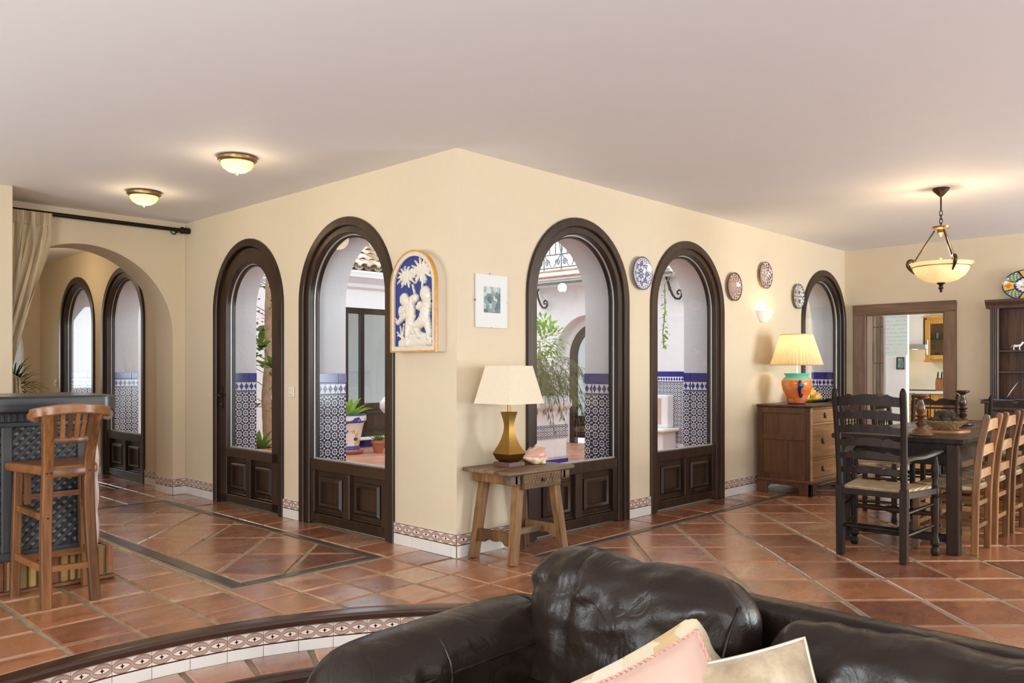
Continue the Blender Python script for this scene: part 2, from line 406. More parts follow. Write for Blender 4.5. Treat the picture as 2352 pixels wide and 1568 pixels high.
# ---------------------------------------------------------------- geometry helpers
class G:
    def __init__(s): s.v = []; s.f = []; s.T = Matrix()
    def add(s, vs, fs):
        o = len(s.v); s.v += [tuple(s.T @ Vector(p)) for p in vs]; s.f += [tuple(i+o for i in f) for f in fs]; return s
    def box(s, x0, x1, y0, y1, z0, z1, b=0):
        X0 = (x0, x1); Y0 = (y0, y1); Z0 = (z0, z1)
        if b <= 0:
            vs = [(X0[i & 1], Y0[i >> 1 & 1], Z0[i >> 2 & 1]) for i in range(8)]
            return s.add(vs, [(0, 2, 3, 1), (4, 5, 7, 6), (0, 1, 5, 4), (2, 6, 7, 3), (0, 4, 6, 2), (1, 3, 7, 5)])
        b = min(b, .49*min(abs(x1-x0), abs(y1-y0), abs(z1-z0)))
        vs = []; idx = {}
        for i in range(8):
            sx, sy, sz = i & 1, i >> 1 & 1, i >> 2 & 1
            bx, by, bz = (1-2*sx)*b, (1-2*sy)*b, (1-2*sz)*b
            idx[i] = len(vs)
            vs += [(X0[sx], Y0[sy]+by, Z0[sz]+bz), (X0[sx]+bx, Y0[sy], Z0[sz]+bz), (X0[sx]+bx, Y0[sy]+by, Z0[sz])]
        F = []
        def q(l, k): F.append(tuple(idx[i]+k for i in l))
        q((0, 4, 6, 2), 0); q((1, 3, 7, 5), 0); q((0, 1, 5, 4), 1); q((2, 6, 7, 3), 1); q((0, 2, 3, 1), 2); q((4, 5, 7, 6), 2)
        for a, c, k, l in [(0, 1, 1, 2), (2, 3, 2, 1), (4, 5, 2, 1), (6, 7, 1, 2), (0, 2, 2, 0), (1, 3, 0, 2), (4, 6, 0, 2), (5, 7, 2, 0), (0, 4, 0, 1), (1, 5, 1, 0), (2, 6, 1, 0), (3, 7, 0, 1)]:
            F.append((idx[a]+k, idx[c]+k, idx[c]+l, idx[a]+l))
        for i in range(8): F.append((idx[i], idx[i]+1, idx[i]+2) if bin(i).count('1') % 2 == 0 else (idx[i], idx[i]+2, idx[i]+1))
        return s.add(vs, F)
    def beam(s, p0, p1, w, h, up=(0, 0, 1), b=.004, w1=None, h1=None):
        p0, p1 = Vector(p0), Vector(p1); d = (p1-p0); L = d.length; d.normalize(); u = Vector(up)
        if abs(d.dot(u)) > .97: u = Vector((0, 1, 0)) if abs(d.y) < .9 else Vector((1, 0, 0))
        r = d.cross(u).normalized(); u = r.cross(d).normalized()
        g = G(); g.box(-.5, .5, 0, 1, -.5, .5)
        w1 = w if w1 is None else w1; h1 = h if h1 is None else h1
        vs = []
        for (t, ww, hh) in ((0, w, h), (b/L, w, h), (1-b/L, w1, h1), (1, w1, h1)):
            k = b if t in (0, 1) else 0
            for sx, sz in ((-1, -1), (1, -1), (1, 1), (-1, 1)):
                vs.append(p0+d*(t*L)+r*(sx*(ww/2-k))+u*(sz*(hh/2-k)))
        F = [(0, 1, 2, 3), (15, 14, 13, 12)]
        for k in range(3):
            for i in range(4): a = 4*k+i; c = 4*k+(i+1) % 4; F.append((a, a+4, c+4, c))
        return s.add(vs, F)
    def lathe(s, prof, n=20, c=(0, 0, 0), ax=2, cap=True):
        vs = []; F = []
        for r, z in prof:
            for i in range(n):
                a = 2*pi*i/n; p = [r*cos(a), r*sin(a), z]
                if ax == 0: p = [z, r*cos(a), r*sin(a)]
                elif ax == 1: p = [r*sin(a), z, r*cos(a)]
                vs.append((p[0]+c[0], p[1]+c[1], p[2]+c[2]))
        for k in range(len(prof)-1):
            for i in range(n): a = k*n+i; b = k*n+(i+1) % n; F.append((a, b, b+n, a+n))
        if cap: F.append(tuple(range(n))[::-1]); F.append(tuple((len(prof)-1)*n+i for i in range(n)))
        return s.add(vs, F)
    def tube(s, pts, r, n=8, closed=False, flat=1.0, cap=True, up=None):
        P = [Vector(p) for p in pts]; m = len(P); rs = r if isinstance(r, (list, tuple)) else [r]*m
        vs = []; F = []; u = None
        for i in range(m):
            t = (P[(i+1) % m]-P[i-1]) if closed else (P[min(i+1, m-1)]-P[max(i-1, 0)])
            t.normalize()
            if up is not None: u = Vector(up)-t*t.dot(Vector(up)); u.normalize()
            elif u is None:
                u = Vector((0, 0, 1)) if abs(t.z) < .9 else Vector((1, 0, 0)); u = (u-t*t.dot(u)).normalized()
            else: u = (u-t*t.dot(u)).normalized()
            w = t.cross(u)
            for k in range(n): a = 2*pi*k/n; vs.append(P[i]+(u*cos(a)*flat+w*sin(a))*rs[i])
        for i in range(m if closed else m-1):
            j = (i+1) % m
            for k in range(n): a = i*n+k; b = i*n+(k+1) % n; F.append((a, b, j*n+(k+1) % n, j*n+k))
        if cap and not closed: F.append(tuple(range(n))[::-1]); F.append(tuple((m-1)*n+k for k in range(n)))
        return s.add(vs, F)
    def prism(s, poly, t0, t1, ax=1):       # polygon in the plane across axis ax, swept from t0 to t1
        n = len(poly)
        def P(p, t): return (t, p[0], p[1]) if ax == 0 else (p[0], t, p[1]) if ax == 1 else (p[0], p[1], t)
        vs = [P(p, t0) for p in poly]+[P(p, t1) for p in poly]
        F = [tuple(range(n)), tuple(range(2*n-1, n-1, -1))]+[(i, i+n, (i+1) % n+n, (i+1) % n) for i in range(n)]
        return s.add(vs, F)
    def ball(s, c, r, nu=12, nv=8):
        r = r if isinstance(r, (list, tuple)) else (r, r, r); vs = [(c[0], c[1], c[2]-r[2])]; F = []
        for j in range(1, nv):
            b = pi*j/nv
            for i in range(nu): a = 2*pi*i/nu; vs.append((c[0]+r[0]*sin(b)*cos(a), c[1]+r[1]*sin(b)*sin(a), c[2]-r[2]*cos(b)))
        vs.append((c[0], c[1], c[2]+r[2])); L = len(vs)-1
        for i in range(nu):
            F.append((0, 1+(i+1) % nu, 1+i)); F.append((L, L-nu+i, L-nu+(i+1) % nu))
            for j in range(nv-2): a = 1+j*nu+i; b = 1+j*nu+(i+1) % nu; F.append((a, b, b+nu, a+nu))
        return s.add(vs, F)
    def quad(s, a, b, c, d): return s.add([a, b, c, d], [(0, 1, 2, 3)])
    def grid(s, fn, nu, nv, cu=False):
        vs = [fn(i/nu, j/nv) for j in range(nv+1) for i in range(nu+1)]
        return s.add(vs, [(j*(nu+1)+i, j*(nu+1)+i+1, (j+1)*(nu+1)+i+1, (j+1)*(nu+1)+i) for j in range(nv) for i in range(nu)])
    def mesh(s, name, mat, smooth=35, fix=True):
        me = bpy.data.meshes.new(name); me.from_pydata(s.v, [], s.f)
        if fix:
            bm = bmesh.new(); bm.from_mesh(me); bmesh.ops.recalc_face_normals(bm, faces=bm.faces); bm.to_mesh(me); bm.free()
        me.materials.append(MATS[mat])
        if smooth: me.shade_smooth(); me.set_sharp_from_angle(angle=R(smooth))
        me.update(); return me
    def obj(s, name, mat, parent=None, smooth=35, fix=True, label=None, **kw):
        o = bpy.data.objects.new(name, s.mesh(name, mat, smooth, fix)); C.objects.link(o)
        if parent is not None: o.parent = parent
        if label: o['label'] = label
        if kw: tag(o, **kw)
        return o
def tag(o, lab=None, cat=None, group=None, kind=None):
    if lab: o['label'] = lab
    if cat: o['category'] = cat
    if group: o['group'] = group
    if kind: o['kind'] = kind
    return o
def thing(name, lab, cat, loc=(0, 0, 0), rz=0, group=None, kind=None):
    o = bpy.data.objects.new(name, None); o.empty_display_size = .05; C.objects.link(o); o.location = loc; o.rotation_euler = (0, 0, rz)
    return tag(o, lab, cat, group, kind)
def put(me, name, loc, rz=0, parent=None, rx=0, ry=0, sc=None):
    o = bpy.data.objects.new(name, me); C.objects.link(o); o.location = loc; o.rotation_euler = (rx, ry, rz)
    if sc: o.scale = sc
    if parent is not None: o.parent = parent
    return o
def dup(root, loc, rz, lab=None):
    r = root.copy(); C.objects.link(r); r.location = loc; r.rotation_euler = (0, 0, rz)
    if lab: r['label'] = lab
    for ch in list(root.children):
        c = ch.copy(); C.objects.link(c); c.parent = r
        for g in list(ch.children):
            d = g.copy(); C.objects.link(d); d.parent = c
    return r
def softbox(sx, sy, sz, r, n=14, fn=None):
    """rounded box centred on the origin, subdivided so it can be deformed"""
    g = G(); vid = {}
    def vert(p):
        k = tuple(round(c, 5) for c in p)
        if k not in vid:
            q = Vector((p[0]*sx/2, p[1]*sy/2, p[2]*sz/2))
            i = Vector((max(-sx/2+r, min(sx/2-r, q.x)), max(-sy/2+r, min(sy/2-r, q.y)), max(-sz/2+r, min(sz/2-r, q.z))))
            d = q-i
            if d.length > 1e-9: q = i+d.normalized()*r
            if fn: q = fn(q)
            vid[k] = len(g.v); g.v.append(tuple(q))
        return vid[k]
    for ax in range(3):
        for sgn in (-1, 1):
            for i in range(n):
                for j in range(n):
                    def P(a, b):
                        # denser rows near the edges
                        a = sin((2*a/n-1)*pi/2); b = sin((2*b/n-1)*pi/2)
                        p = [0, 0, 0]; p[ax] = sgn; p[(ax+1) % 3] = a; p[(ax+2) % 3] = b; return p
                    f = [vert(P(i, j)), vert(P(i+1, j)), vert(P(i+1, j+1)), vert(P(i, j+1))]
                    g.f.append(tuple(f if sgn > 0 else f[::-1]))
    return g
def nz(p, s=1.0, o=0): return noise.noise(Vector(p)*s+Vector((o, o*1.3, -o)))
# ================================================================ STRUCTURE
ZS, RI, RO, T, ZC = 1.755, .61, .52, .37, -.15     # arch spring, inner and outer half width, wall thickness, patio level
WA = [(1.253, 'A2'), (2.73, 'A1'), (5.54, 'A3'), (7.0, 'A4')]
WB = [(1.272, 'B1'), (2.812, 'B2'), (5.755, 'B3')]
def arch_path(c, r, zb, n=44, zs=ZS):
    return [(c-r, zb)]+[(c-r*cos(pi*i/n), zs+r*sin(pi*i/n)) for i in range(n+1)]+[(c+r, zb)]
def arched_wall(name, spans, s0, s1, P, mats, zb, zt, ri, ro, t0, tm, t1, ends=True, zs=ZS):
    """P(s,t,z)->xyz; room face at t0 with holes of half width ri, patio face at t1 with holes ro"""
    parts = [G(), G()]
    for (gi, t, r) in ((0, t0, ri), (1, t1, ro)):
        g = parts[gi]; cur = s0
        for c in spans:
            g.quad(P(cur, t, zb), P(c-r, t, zb), P(c-r, t, zt), P(cur, t, zt))
            pa = arch_path(c, r, zb, zs=zs)[1:-1]
            for a, b in zip(pa, pa[1:]): g.quad(P(a[0], t, a[1]), P(b[0], t, b[1]), P(b[0], t, zt), P(a[0], t, zt))
            cur = c+r
        g.quad(P(cur, t, zb), P(s1, t, zb), P(s1, t, zt), P(cur, t, zt))
    for c in spans:
        pa = arch_path(c, ri, zb, zs=zs); pb = arch_path(c, ro, zb, zs=zs)
        for i in range(len(pa)-1):
            a, b = pa[i], pa[i+1]; d, e = pb[i], pb[i+1]
            parts[0].quad(P(a[0], t0, a[1]), P(b[0], t0, b[1]), P(b[0], tm, b[1]), P(a[0], tm, a[1]))
            if abs(ri-ro) > .001: parts[1].quad(P(a[0], tm, a[1]), P(b[0], tm, b[1]), P(e[0], tm, e[1]), P(d[0], tm, d[1]))
            parts[1].quad(P(d[0], tm, d[1]), P(e[0], tm, e[1]), P(e[0], t1, e[1]), P(d[0], t1, d[1]))
    for s in (s0, s1): parts[0].quad(P(s, t0, zb), P(s, t1, zb), P(s, t1, zt), P(s, t0, zt))
    parts[1].quad(P(s0, t0, zt), P(s1, t0, zt), P(s1, t1, zt), P(s0, t1, zt))
    g = G(); g.v = parts[0].v+parts[1].v; n = len(parts[0].v); k = len(parts[0].f); g.f = parts[0].f+[tuple(i+n for i in f) for f in parts[1].f]
    me = g.mesh(name, mats[0], 0, False); me.materials.append(MATS[mats[1]])
    for i, p in enumerate(me.polygons): p.material_index = 0 if i < k else 1
    o = bpy.data.objects.new(name, me); C.objects.link(o); return o
def st(o, lab, cat): return tag(o, lab, cat, kind='structure')
PA = lambda s, t, z: (t, s, z)
PB = lambda s, t, z: (s, t, z)
wall_left = st(arched_wall('wall_left', [c for c, _ in WA], 0, 8.45, PA, ('cream_plaster', 'white_render'), ZC, H, RI, RO, 0, .09, T), 'cream plaster wall with four dark arched openings to the patio, beside the bar', 'wall')
wall_right = st(arched_wall('wall_right', [c for c, _ in WB], T, 6.42, PB, ('cream_plaster', 'white_render'), ZC, H, RI, RO, 0, .09, T), 'cream plaster wall with three arched windows and hanging plates, beside the dining table', 'wall')
# ---- the curtained arch across the passage
def P_arch(s, t, z): return (s, 3.95+t, z)
AC, AR = -.93, .80
wall_arch = st(arched_wall('wall_arch', [AC], -2.6, -.002, P_arch, ('cream_plaster', 'cream_plaster'), 0, H, AR, AR, 0, .2, .38, zs=1.55), 'cream wall with wide round archway under the curtain rod', 'wall')
g = G(); g.box(-6.2, -1.667, 3.30, 3.46, 0, H, .006); st(g.obj('wall_bar', 'cream_plaster', None, 0), 'pale wall behind the bar hiding the end of the curtain', 'wall')
# passage end with a further arch, and its far room
wall_passage = st(arched_wall('wall_passage', [-1.15], -2.6, 0, lambda s, t, z: (s, 8.45+t, z), ('cream_plaster', 'white_render'), 0, H, .95, .95, 0, .1, .25, zs=1.45), 'cream end wall of the passage with a round arch', 'wall')
g = G(); g.box(-2.72, -2.6, 3.46, 11.2, 0, H); st(g.obj('wall_passage_side', 'cream_plaster', None, 0), 'plain cream wall of the passage behind the bar wall', 'wall')
g = G(); g.box(-2.7, 1.2, 11.2, 11.35, 0, H); g.box(1.1, 1.25, 8.7, 11.2, 0, H); st(g.obj('wall_hall', 'white_render', None, 0), 'white wall of the hall seen through the passage arch', 'wall')
area('daylight_hall', (-.8, 11.15, 1.6), (R(90), 0, pi), 1.6, 1.4, 22)
# ---- ceiling and unseen walls with their openings
g = G(); g.box(-6.2, 6.6, -7.2, 0, H, H+.2); g.box(-6.2, 0, 0, 11.4, H, H+.2); g.box(0, 1.25, 8.6, 11.4, H, H+.2); g.box(0, T, 0, 8.6, H, H+.2); g.box(T, 6.6, 0, T, H, H+.2)
st(g.obj('ceiling', 'ceiling_paint', None, 0), 'smooth off-white ceiling over the whole room', 'ceiling')
def wall_openings(name, lab, L0, L1, ops, P, zb=-.4):
    g = G(); cur = L0
    for a, b, z0, z1 in ops+[(L1, L1, 0, 0)]:
        g.add([P(s, t, z) for s in (cur, a) for t in (0, .2) for z in (zb, H)], [(0, 1, 3, 2), (4, 6, 7, 5), (0, 4, 5, 1), (2, 3, 7, 6), (1, 5, 7, 3), (0, 2, 6, 4)])
        if b > a:
            for q0, q1 in ((zb, z0), (z1, H)):
                g.add([P(s, t, z) for s in (a, b) for t in (0, .2) for z in (q0, q1)], [(0, 1, 3, 2), (4, 6, 7, 5), (0, 4, 5, 1), (2, 3, 7, 6), (1, 5, 7, 3), (0, 2, 6, 4)])
        cur = b
    return st(g.obj(name, 'cream_plaster', None, 0), lab, 'wall')
wall_openings('wall_back', 'cream wall with three tall openings facing the sunken lounge', -6.2, 6.6, [(-4.5, -1.9, .15, 2.15), (-.7, 1.9, .15, 2.15), (3.7, 6.1, .15, 2.15)], lambda s, t, z: (s, -7-t, z))
wall_openings('wall_west', 'cream wall with two wide openings across the lounge from the dining area', -7.0, 3.3, [(-4.7, -1.7, .35, 2.15), (.2, 2.2, .35, 2.15)], lambda s, t, z: (-6-t, s, z))
# dining end wall (x = 6.363) with the kitchen opening
XC = 6.363
wall_dining = wall_openings('wall_dining', 'cream end wall of the dining area with the timber framed kitchen opening', -7.0, .0, [(-1.115, -.255, -.4, 1.872)], lambda s, t, z: (XC+t*.9, s, z), 0)
g = G(); g.box(XC, XC+.18, 0, T+.002, ZC, H); st(g.obj('wall_dining_return', 'cream_plaster', None, 0), 'short return of the dining end wall beside the last arched window', 'wall')

# ---------------------------------------------------------------- floor
CXp, CYp, RP = -2.2, -2.3, 2.11                      # sunken lounge: round end, then straight towards the back wall
RF = RP+.05
def ypit(x):
    d = RF*RF-(x-CXp)**2
    return CYp+sqrt(d) if d > 0 else CYp
g = G(); z = -.0065
for (a, b, y0, y1) in ((-6.2, CXp-RF, -7, 3.3), (CXp+RF, XC+.2, -7, 0)): g.box(a, b, y0, y1, -.16, z)
xs = [CXp-RF*cos(pi*i/48) for i in range(49)]
for a, b in zip(xs, xs[1:]):
    y1 = 3.3; ya, yb = ypit(a), ypit(b)
    g.quad((a, ya, z), (b, yb, z), (b, 0, z), (a, 0, z)); g.quad((a, ya, z), (b, yb, z), (b, yb, -.16), (a, ya, -.16))
g.quad((CXp-RF, 0, z), (0, 0, z), (0, 3.3, z), (CXp-RF, 3.3, z)); g.quad((-2.6, 3.3, z), (0, 3.3, z), (0, 11.2, z), (-2.6, 11.2, z)); g.quad((0, 0, z), (T, 0, z), (T, .09, z), (0, .09, z))
for c, _ in WA: g.quad((0, c-RI, z), (T, c-RI, z), (T, c+RI, z), (0, c+RI, z))
for c, _ in WB: g.quad((c-RI, 0, z), (c-RI, T, z), (c+RI, T, z), (c+RI, 0, z))
g.quad((XC, -1.2, z), (XC+.2, -1.2, z), (XC+.2, 0, z), (XC, 0, z)); g.quad((0, 8.7, z), (1.1, 8.7, z), (1.1, 11.2, z), (0, 11.2, z))
floor = st(g.obj('floor', 'grout', None, 0), 'glossy handmade terracotta tile floor with dark stone bands', 'floor')
def clip(poly, nx, ny, d):                            # keep nx*x+ny*y <= d
    out = []
    for i in range(len(poly)):
        p, q = poly[i], poly[(i+1) % len(poly)]; a = nx*p[0]+ny*p[1]-d; b = nx*q[0]+ny*q[1]-d
        if a <= 0: out.append(p)
        if (a < 0 < b) or (b < 0 < a): t = a/(a-b); out.append((p[0]+t*(q[0]-p[0]), p[1]+t*(q[1]-p[1])))
    return out
def clip_rect(poly, x0, x1, y0, y1):
    for n in ((1, 0, x1), (-1, 0, -x0), (0, 1, y1), (0, -1, -y0)):
        poly = clip(poly, *n)
        if len(poly) < 3: return []
    return poly
def inset(poly, d):
    out = poly
    n = len(poly)
    for i in range(n):
        p, q = poly[i], poly[(i+1) % n]; ex, ey = q[0]-p[0], q[1]-p[1]; L = sqrt(ex*ex+ey*ey)
        if L < 1e-6: continue
        nx, ny = ey/L, -ex/L; out = clip(out, nx, ny, nx*p[0]+ny*p[1]-d)
        if len(out) < 3: return []
    return out
def parea(p): return .5*sum(p[i][0]*p[(i+1) % len(p)][1]-p[(i+1) % len(p)][0]*p[i][1] for i in range(len(p)))
FWD = Vector((.7223, .6915)); RGT = Vector((.6916, -.7223))
def proj(x, y, z):
    w = Vector((x, y))-CAM.xy; d = w.dot(FWD)
    if d < .05: return None
    return 1176+1859*w.dot(RGT)/d, 848-1859*(z-CAM.z)/d, d
TILES = []                                            # (polygon, grout)
def rect_tiles(xj, yj, x0, x1, y0, y1, gr=.02, pit=False):
    for a, b in zip(xj, xj[1:]):
        for c, d in zip(yj, yj[1:]):
            p = clip_rect([(a, c), (b, c), (b, d), (a, d)], x0, x1, y0, y1)
            if len(p) >= 3: TILES.append((p, gr, pit))
def diag_tiles(u0, pu, v0, pv, x0, x1, y0, y1, gr=.02):
    q = sqrt(.5)
    for i in range(-40, 60):
        for j in range(-60, 60):
            cs = [(u0+(i+a)*pu, v0+(j+b)*pv) for a, b in ((0, 0), (1, 0), (1, 1), (0, 1))]
            p = clip_rect([((u-v)*q, (u+v)*q) for u, v in cs], x0, x1, y0, y1)
            if len(p) >= 3 and parea(p) > .0012: TILES.append((p, gr, False))
def lst(a, b, step): n = max(1, round((b-a)/step)); return [a+(b-a)*i/n for i in range(n+1)]
BW = .075
# panel A (diagonal), its bands, and the border along wall A
ax0, ax1, ay0, ay1 = -1.35, -.305, .375, 3.70
BANDS = [(ax0, ax0+.085, ay0, ay1), (ax1-.07, ax1, ay0, ay1), (ax0+.085, ax1-.07, ay0, ay0+.075), (ax0+.085, ax1-.07, ay1-.07, ay1)]
diag_tiles(.14, .52, 1.0, .415, ax0+.085, ax1-.07, ay0+.075, ay1-.07, .026)
rect_tiles([ax1, 0], lst(.33, 3.95, .42), ax1, 0, .33, 3.95)
# passage panel
BANDS += [(ax0, ax0+.085, 4.75, 8.2), (ax1-.07, ax1, 4.75, 8.2), (ax0+.085, ax1-.07, 4.75, 4.83)]
diag_tiles(.14, .52, 1.0, .415, ax0+.085, ax1-.07, 4.83, 8.2)
rect_tiles([ax1, 0], lst(3.95, 8.45, .42), ax1, 0, 3.95, 8.45)
rect_tiles(lst(ax0, ax1, .35), lst(ay1, 4.75, .35), ax0, ax1, ay1, 4.75)
rect_tiles(lst(-2.6, ax0, .32), lst(3.46, 8.45, .32), -2.6, ax0, 3.46, 8.45)
# dining panel (diagonal), band, border along wall B
bx0, by1 = .40, -.315
BANDS += [(bx0, XC-.3, by1-.07, by1), (bx0, bx0+.075, -6.9, by1-.07)]
diag_tiles(-.15, .43, -1.655, .425, bx0+.075, XC-.01, -6.9, by1-.07, .028)
rect_tiles(lst(0.0, XC, .37), [by1, 0], bx0, XC, by1, 0)
# straight tiles round the corner, in front of the bar and down to the lounge edge
XJ = [-6.2+.3*i for i in range(12)]+[-2.335, -2.015, -1.70, -1.40, -1.135, -.85, -.58, -.303, -.02, .2, bx0]
XJ = sorted(set([x for x in XJ if x < -2.5]))+[-2.335, -2.015, -1.70, -1.41, -1.135, -.85, -.58, -.303, -.01, .2, bx0]
YJ = [-6.9+.3*i for i in range(20)]+[-.92, -.605, -.287, .02, .34]
YJ = sorted([y for y in YJ if y < -1.1]+[-.92, -.605, -.287, .02, .34])
rect_tiles(XJ, YJ, -6.2, bx0, -6.9, .34, .024, True)
rect_tiles([x for x in XJ if x < -1.36]+[-1.362], [.34, .645, .965, 1.28, 1.6, 1.92, 2.24, 2.56, 2.88, 3.29], -6.2, ax0-.005, .34, 3.29, .03)
rect_tiles([bx0-.4, bx0-.2, bx0], [by1, 0], 0, bx0, by1, 0)
def slab(p, cx, cy, th=.03, ch=.006):
    g = G(); q = [(x-cx, y-cy) for x, y in p]; i = inset(q, ch)
    if len(i) != len(q): return g.prism(q, -th, 0, 2)
    n = len(q); vs = [(x, y, -th) for x, y in q]+[(x, y, -ch*.9) for x, y in q]+[(x, y, 0) for x, y in i]
    F = [tuple(range(2*n, 3*n))]+[(k*n+a, k*n+(a+1) % n, (k+1)*n+(a+1) % n, (k+1)*n+a) for k in (0, 1) for a in range(n)]
    return g.add(vs, F)
cand = []
for p, gr, pit in TILES:
    if parea(p) < 0: p = p[::-1]
    if pit:                                            # cut along the round edge of the lounge
        mx = sum(a for a, b in p)/len(p); my = sum(b for a, b in p)/len(p)
        rr = RP+.055
        if my < CYp: p = clip(p, 1, 0, CXp-rr) if mx < CXp else clip(p, -1, 0, -(CXp+rr))
        else:
            v = Vector((mx-CXp, my-CYp)); 
            if v.length < 1e-4: continue
            v.normalize(); p = clip(p, -v.x, -v.y, -(v.x*CXp+v.y*CYp+rr))
        if len(p) < 3: continue
    p = inset(p, gr/2)
    if len(p) < 3 or parea(p) < .0008: continue
    cx = sum(a for a, b in p)/len(p); cy = sum(b for a, b in p)/len(p)
    q = proj(cx, cy, 0); vis = 0
    if q and -150 < q[0] < 2500 and 848 < q[1] < 1640: vis = parea(p)/q[2]**2
    cand.append((vis, p, cx, cy))
cand.sort(key=lambda c: -c[0])
rest = G(); shared = {}
for i, (vis, p, cx, cy) in enumerate(cand):
    dz = random.uniform(-.0022, .0015); tx, ty = random.uniform(-.006, .006), random.uniform(-.006, .006)
    if i < 300 and vis > 0:
        key = tuple(round(c, 3) for a in p for c in (a[0]-cx, a[1]-cy))
        if key not in shared: shared[key] = slab(p, cx, cy).mesh('floor_tile', 'terracotta', 0)
        put(shared[key], 'tile', (cx, cy, dz), 0, floor, tx, ty)
    else:
        rest.T = Matrix.Translation((cx, cy, dz)); s = slab(p, cx, cy); rest.add(s.v, s.f)
rest.T = Matrix(); o = rest.obj('tile_field', 'terracotta', floor, 0); o['kind'] = 'stuff'
for (a, b, c, d) in BANDS:
    g = G(); g.box(a+.004, b-.004, c+.004, d-.004, -.03, 0, .003); g.obj('band_strip', 'stone_band', floor, 0)
# ---- sunken lounge: two curved steps, riser tiles, lower floor
def arcpts(r, a0, a1, n): return [(CXp+r*cos(a0+(a1-a0)*i/n), CYp+r*sin(a0+(a1-a0)*i/n)) for i in range(n+1)]
def sweep_profile(prof, n=64):                        # profile (radius, z) along the U-shaped edge
    pth = [(1, -6.9)]+[None]*(n+1)+[(-1, -6.9)]; g = G(); m = len(prof)
    for k in range(n+3):
        for r, zz in prof:
            if k == 0: g.v.append((CXp+r, -6.9, zz))
            elif k == n+2: g.v.append((CXp-r, -6.9, zz))
            else: a = pi*(k-1)/n; g.v.append((CXp+r*cos(a), CYp+r*sin(a), zz))
    for k in range(n+2):
        for i in range(m): j = (i+1) % m; g.f.append((k*m+i, k*m+j, (k+1)*m+j, (k+1)*m+i))
    return g
def nosing(r, zt): return [(r-.03, zt-.012), (r-.022, zt-.002), (r, zt+.002), (r+.055, zt), (r+.055, zt-.045), (r-.01, zt-.045), (r-.024, zt-.038), (r-.031, zt-.025)]
st(sweep_profile(nosing(RP, 0)).obj('trim_1', 'nosing_wood', None, 40), 'dark polished wooden nosing along the upper curved step', 'step edge')
R2 = RP-.30
st(sweep_profile(nosing(R2, -.17)).obj('trim_2', 'nosing_wood', None, 40), 'dark polished wooden nosing along the lower curved step', 'step edge')
riser = st(sweep_profile([(RP+.04, -.044), (RP+.04, -.2), (RP+.008, -.2), (RP+.008, -.044)]).obj('step_riser', 'grout', None, 0), 'tiled riser of the upper curved step, white tiles under a patterned strip', 'step')
riser2 = st(sweep_profile([(R2+.04, -.214), (R2+.04, -.36), (R2+.008, -.36), (R2+.008, -.214)]).obj('step_riser', 'grout', None, 0), 'tiled riser of the lower curved step, mostly behind the sofa', 'step')
tw = .168; g = G(); g.box(-.0988, .0988, -.004, .006, -.0375, .0375, .0012); me_b = g.mesh('riser_border', 'border_tile', 0)
g = G(); g.box(-tw/2+.0012, tw/2-.0012, -.004, .006, -.026, .026, .0012); me_w = g.mesh('riser_white', 'base_white_tile', 0)
for (rr, zz, ris, lim) in ((RP, 0, riser, 1.0), (R2, -.17, riser2, .8)):
    n = int(pi*rr/tw)
    for i in range(n):
        a = pi*.93-(i+.5)*tw/rr
        if a < .05: continue
        x, y = CXp+(rr+.006)*cos(a), CYp+(rr+.006)*sin(a)
        put(me_b, 'border_tile', (x, y, zz-.0825), a-pi/2, ris, sc=(tw/.2, 1, 1)); put(me_w, 'white_tile', (x, y, zz-.147), a-pi/2, ris)
tread = sweep_profile([(RP+.03, -.182), (RP+.03, -.3), (R2, -.3), (R2, -.182)]); tread = st(tread.obj('step_tread', 'grout', None, 0), 'terracotta tread of the curved step down to the lounge', 'step')
n = 22; da = pi/n
for i in range(n):
    a0, a1 = i*da+.007, (i+1)*da-.007; r0, r1 = R2+.062, RP-.002
    p = [(CXp+r0*cos(a0), CYp+r0*sin(a0)), (CXp+r1*cos(a0), CYp+r1*sin(a0)), (CXp+r1*cos((a0+a1)/2), CYp+r1*sin((a0+a1)/2)), (CXp+r1*cos(a1), CYp+r1*sin(a1)), (CXp+r0*cos(a1), CYp+r0*sin(a1))]
    cx = sum(a for a, b in p)/5; cy = sum(b for a, b in p)/5
    put(slab(p, cx, cy, .02).mesh('tread_tile', 'terracotta', 0), 'tile', (cx, cy, -.17), 0, tread)
g = G(); g.box(CXp-RP, CXp+RP, -7, 0, -.42, -.345); lower = st(g.obj('floor_lounge', 'grout', None, 0), 'lower terracotta floor of the sunken lounge under the sofa', 'floor')
me = slab([(-.19, -.19), (.19, -.19), (.19, .19), (-.19, .19)], 0, 0, .02).mesh('lounge_tile', 'terracotta', 0)
for i in range(9):
    for j in range(15):
        x, y = CXp-1.6+i*.4, -.55-j*.4
        if y > CYp and (x-CXp)**2+(y-CYp)**2 > (R2-.3)**2: continue
        put(me, 'tile', (x, y, -.34), 0, lower)

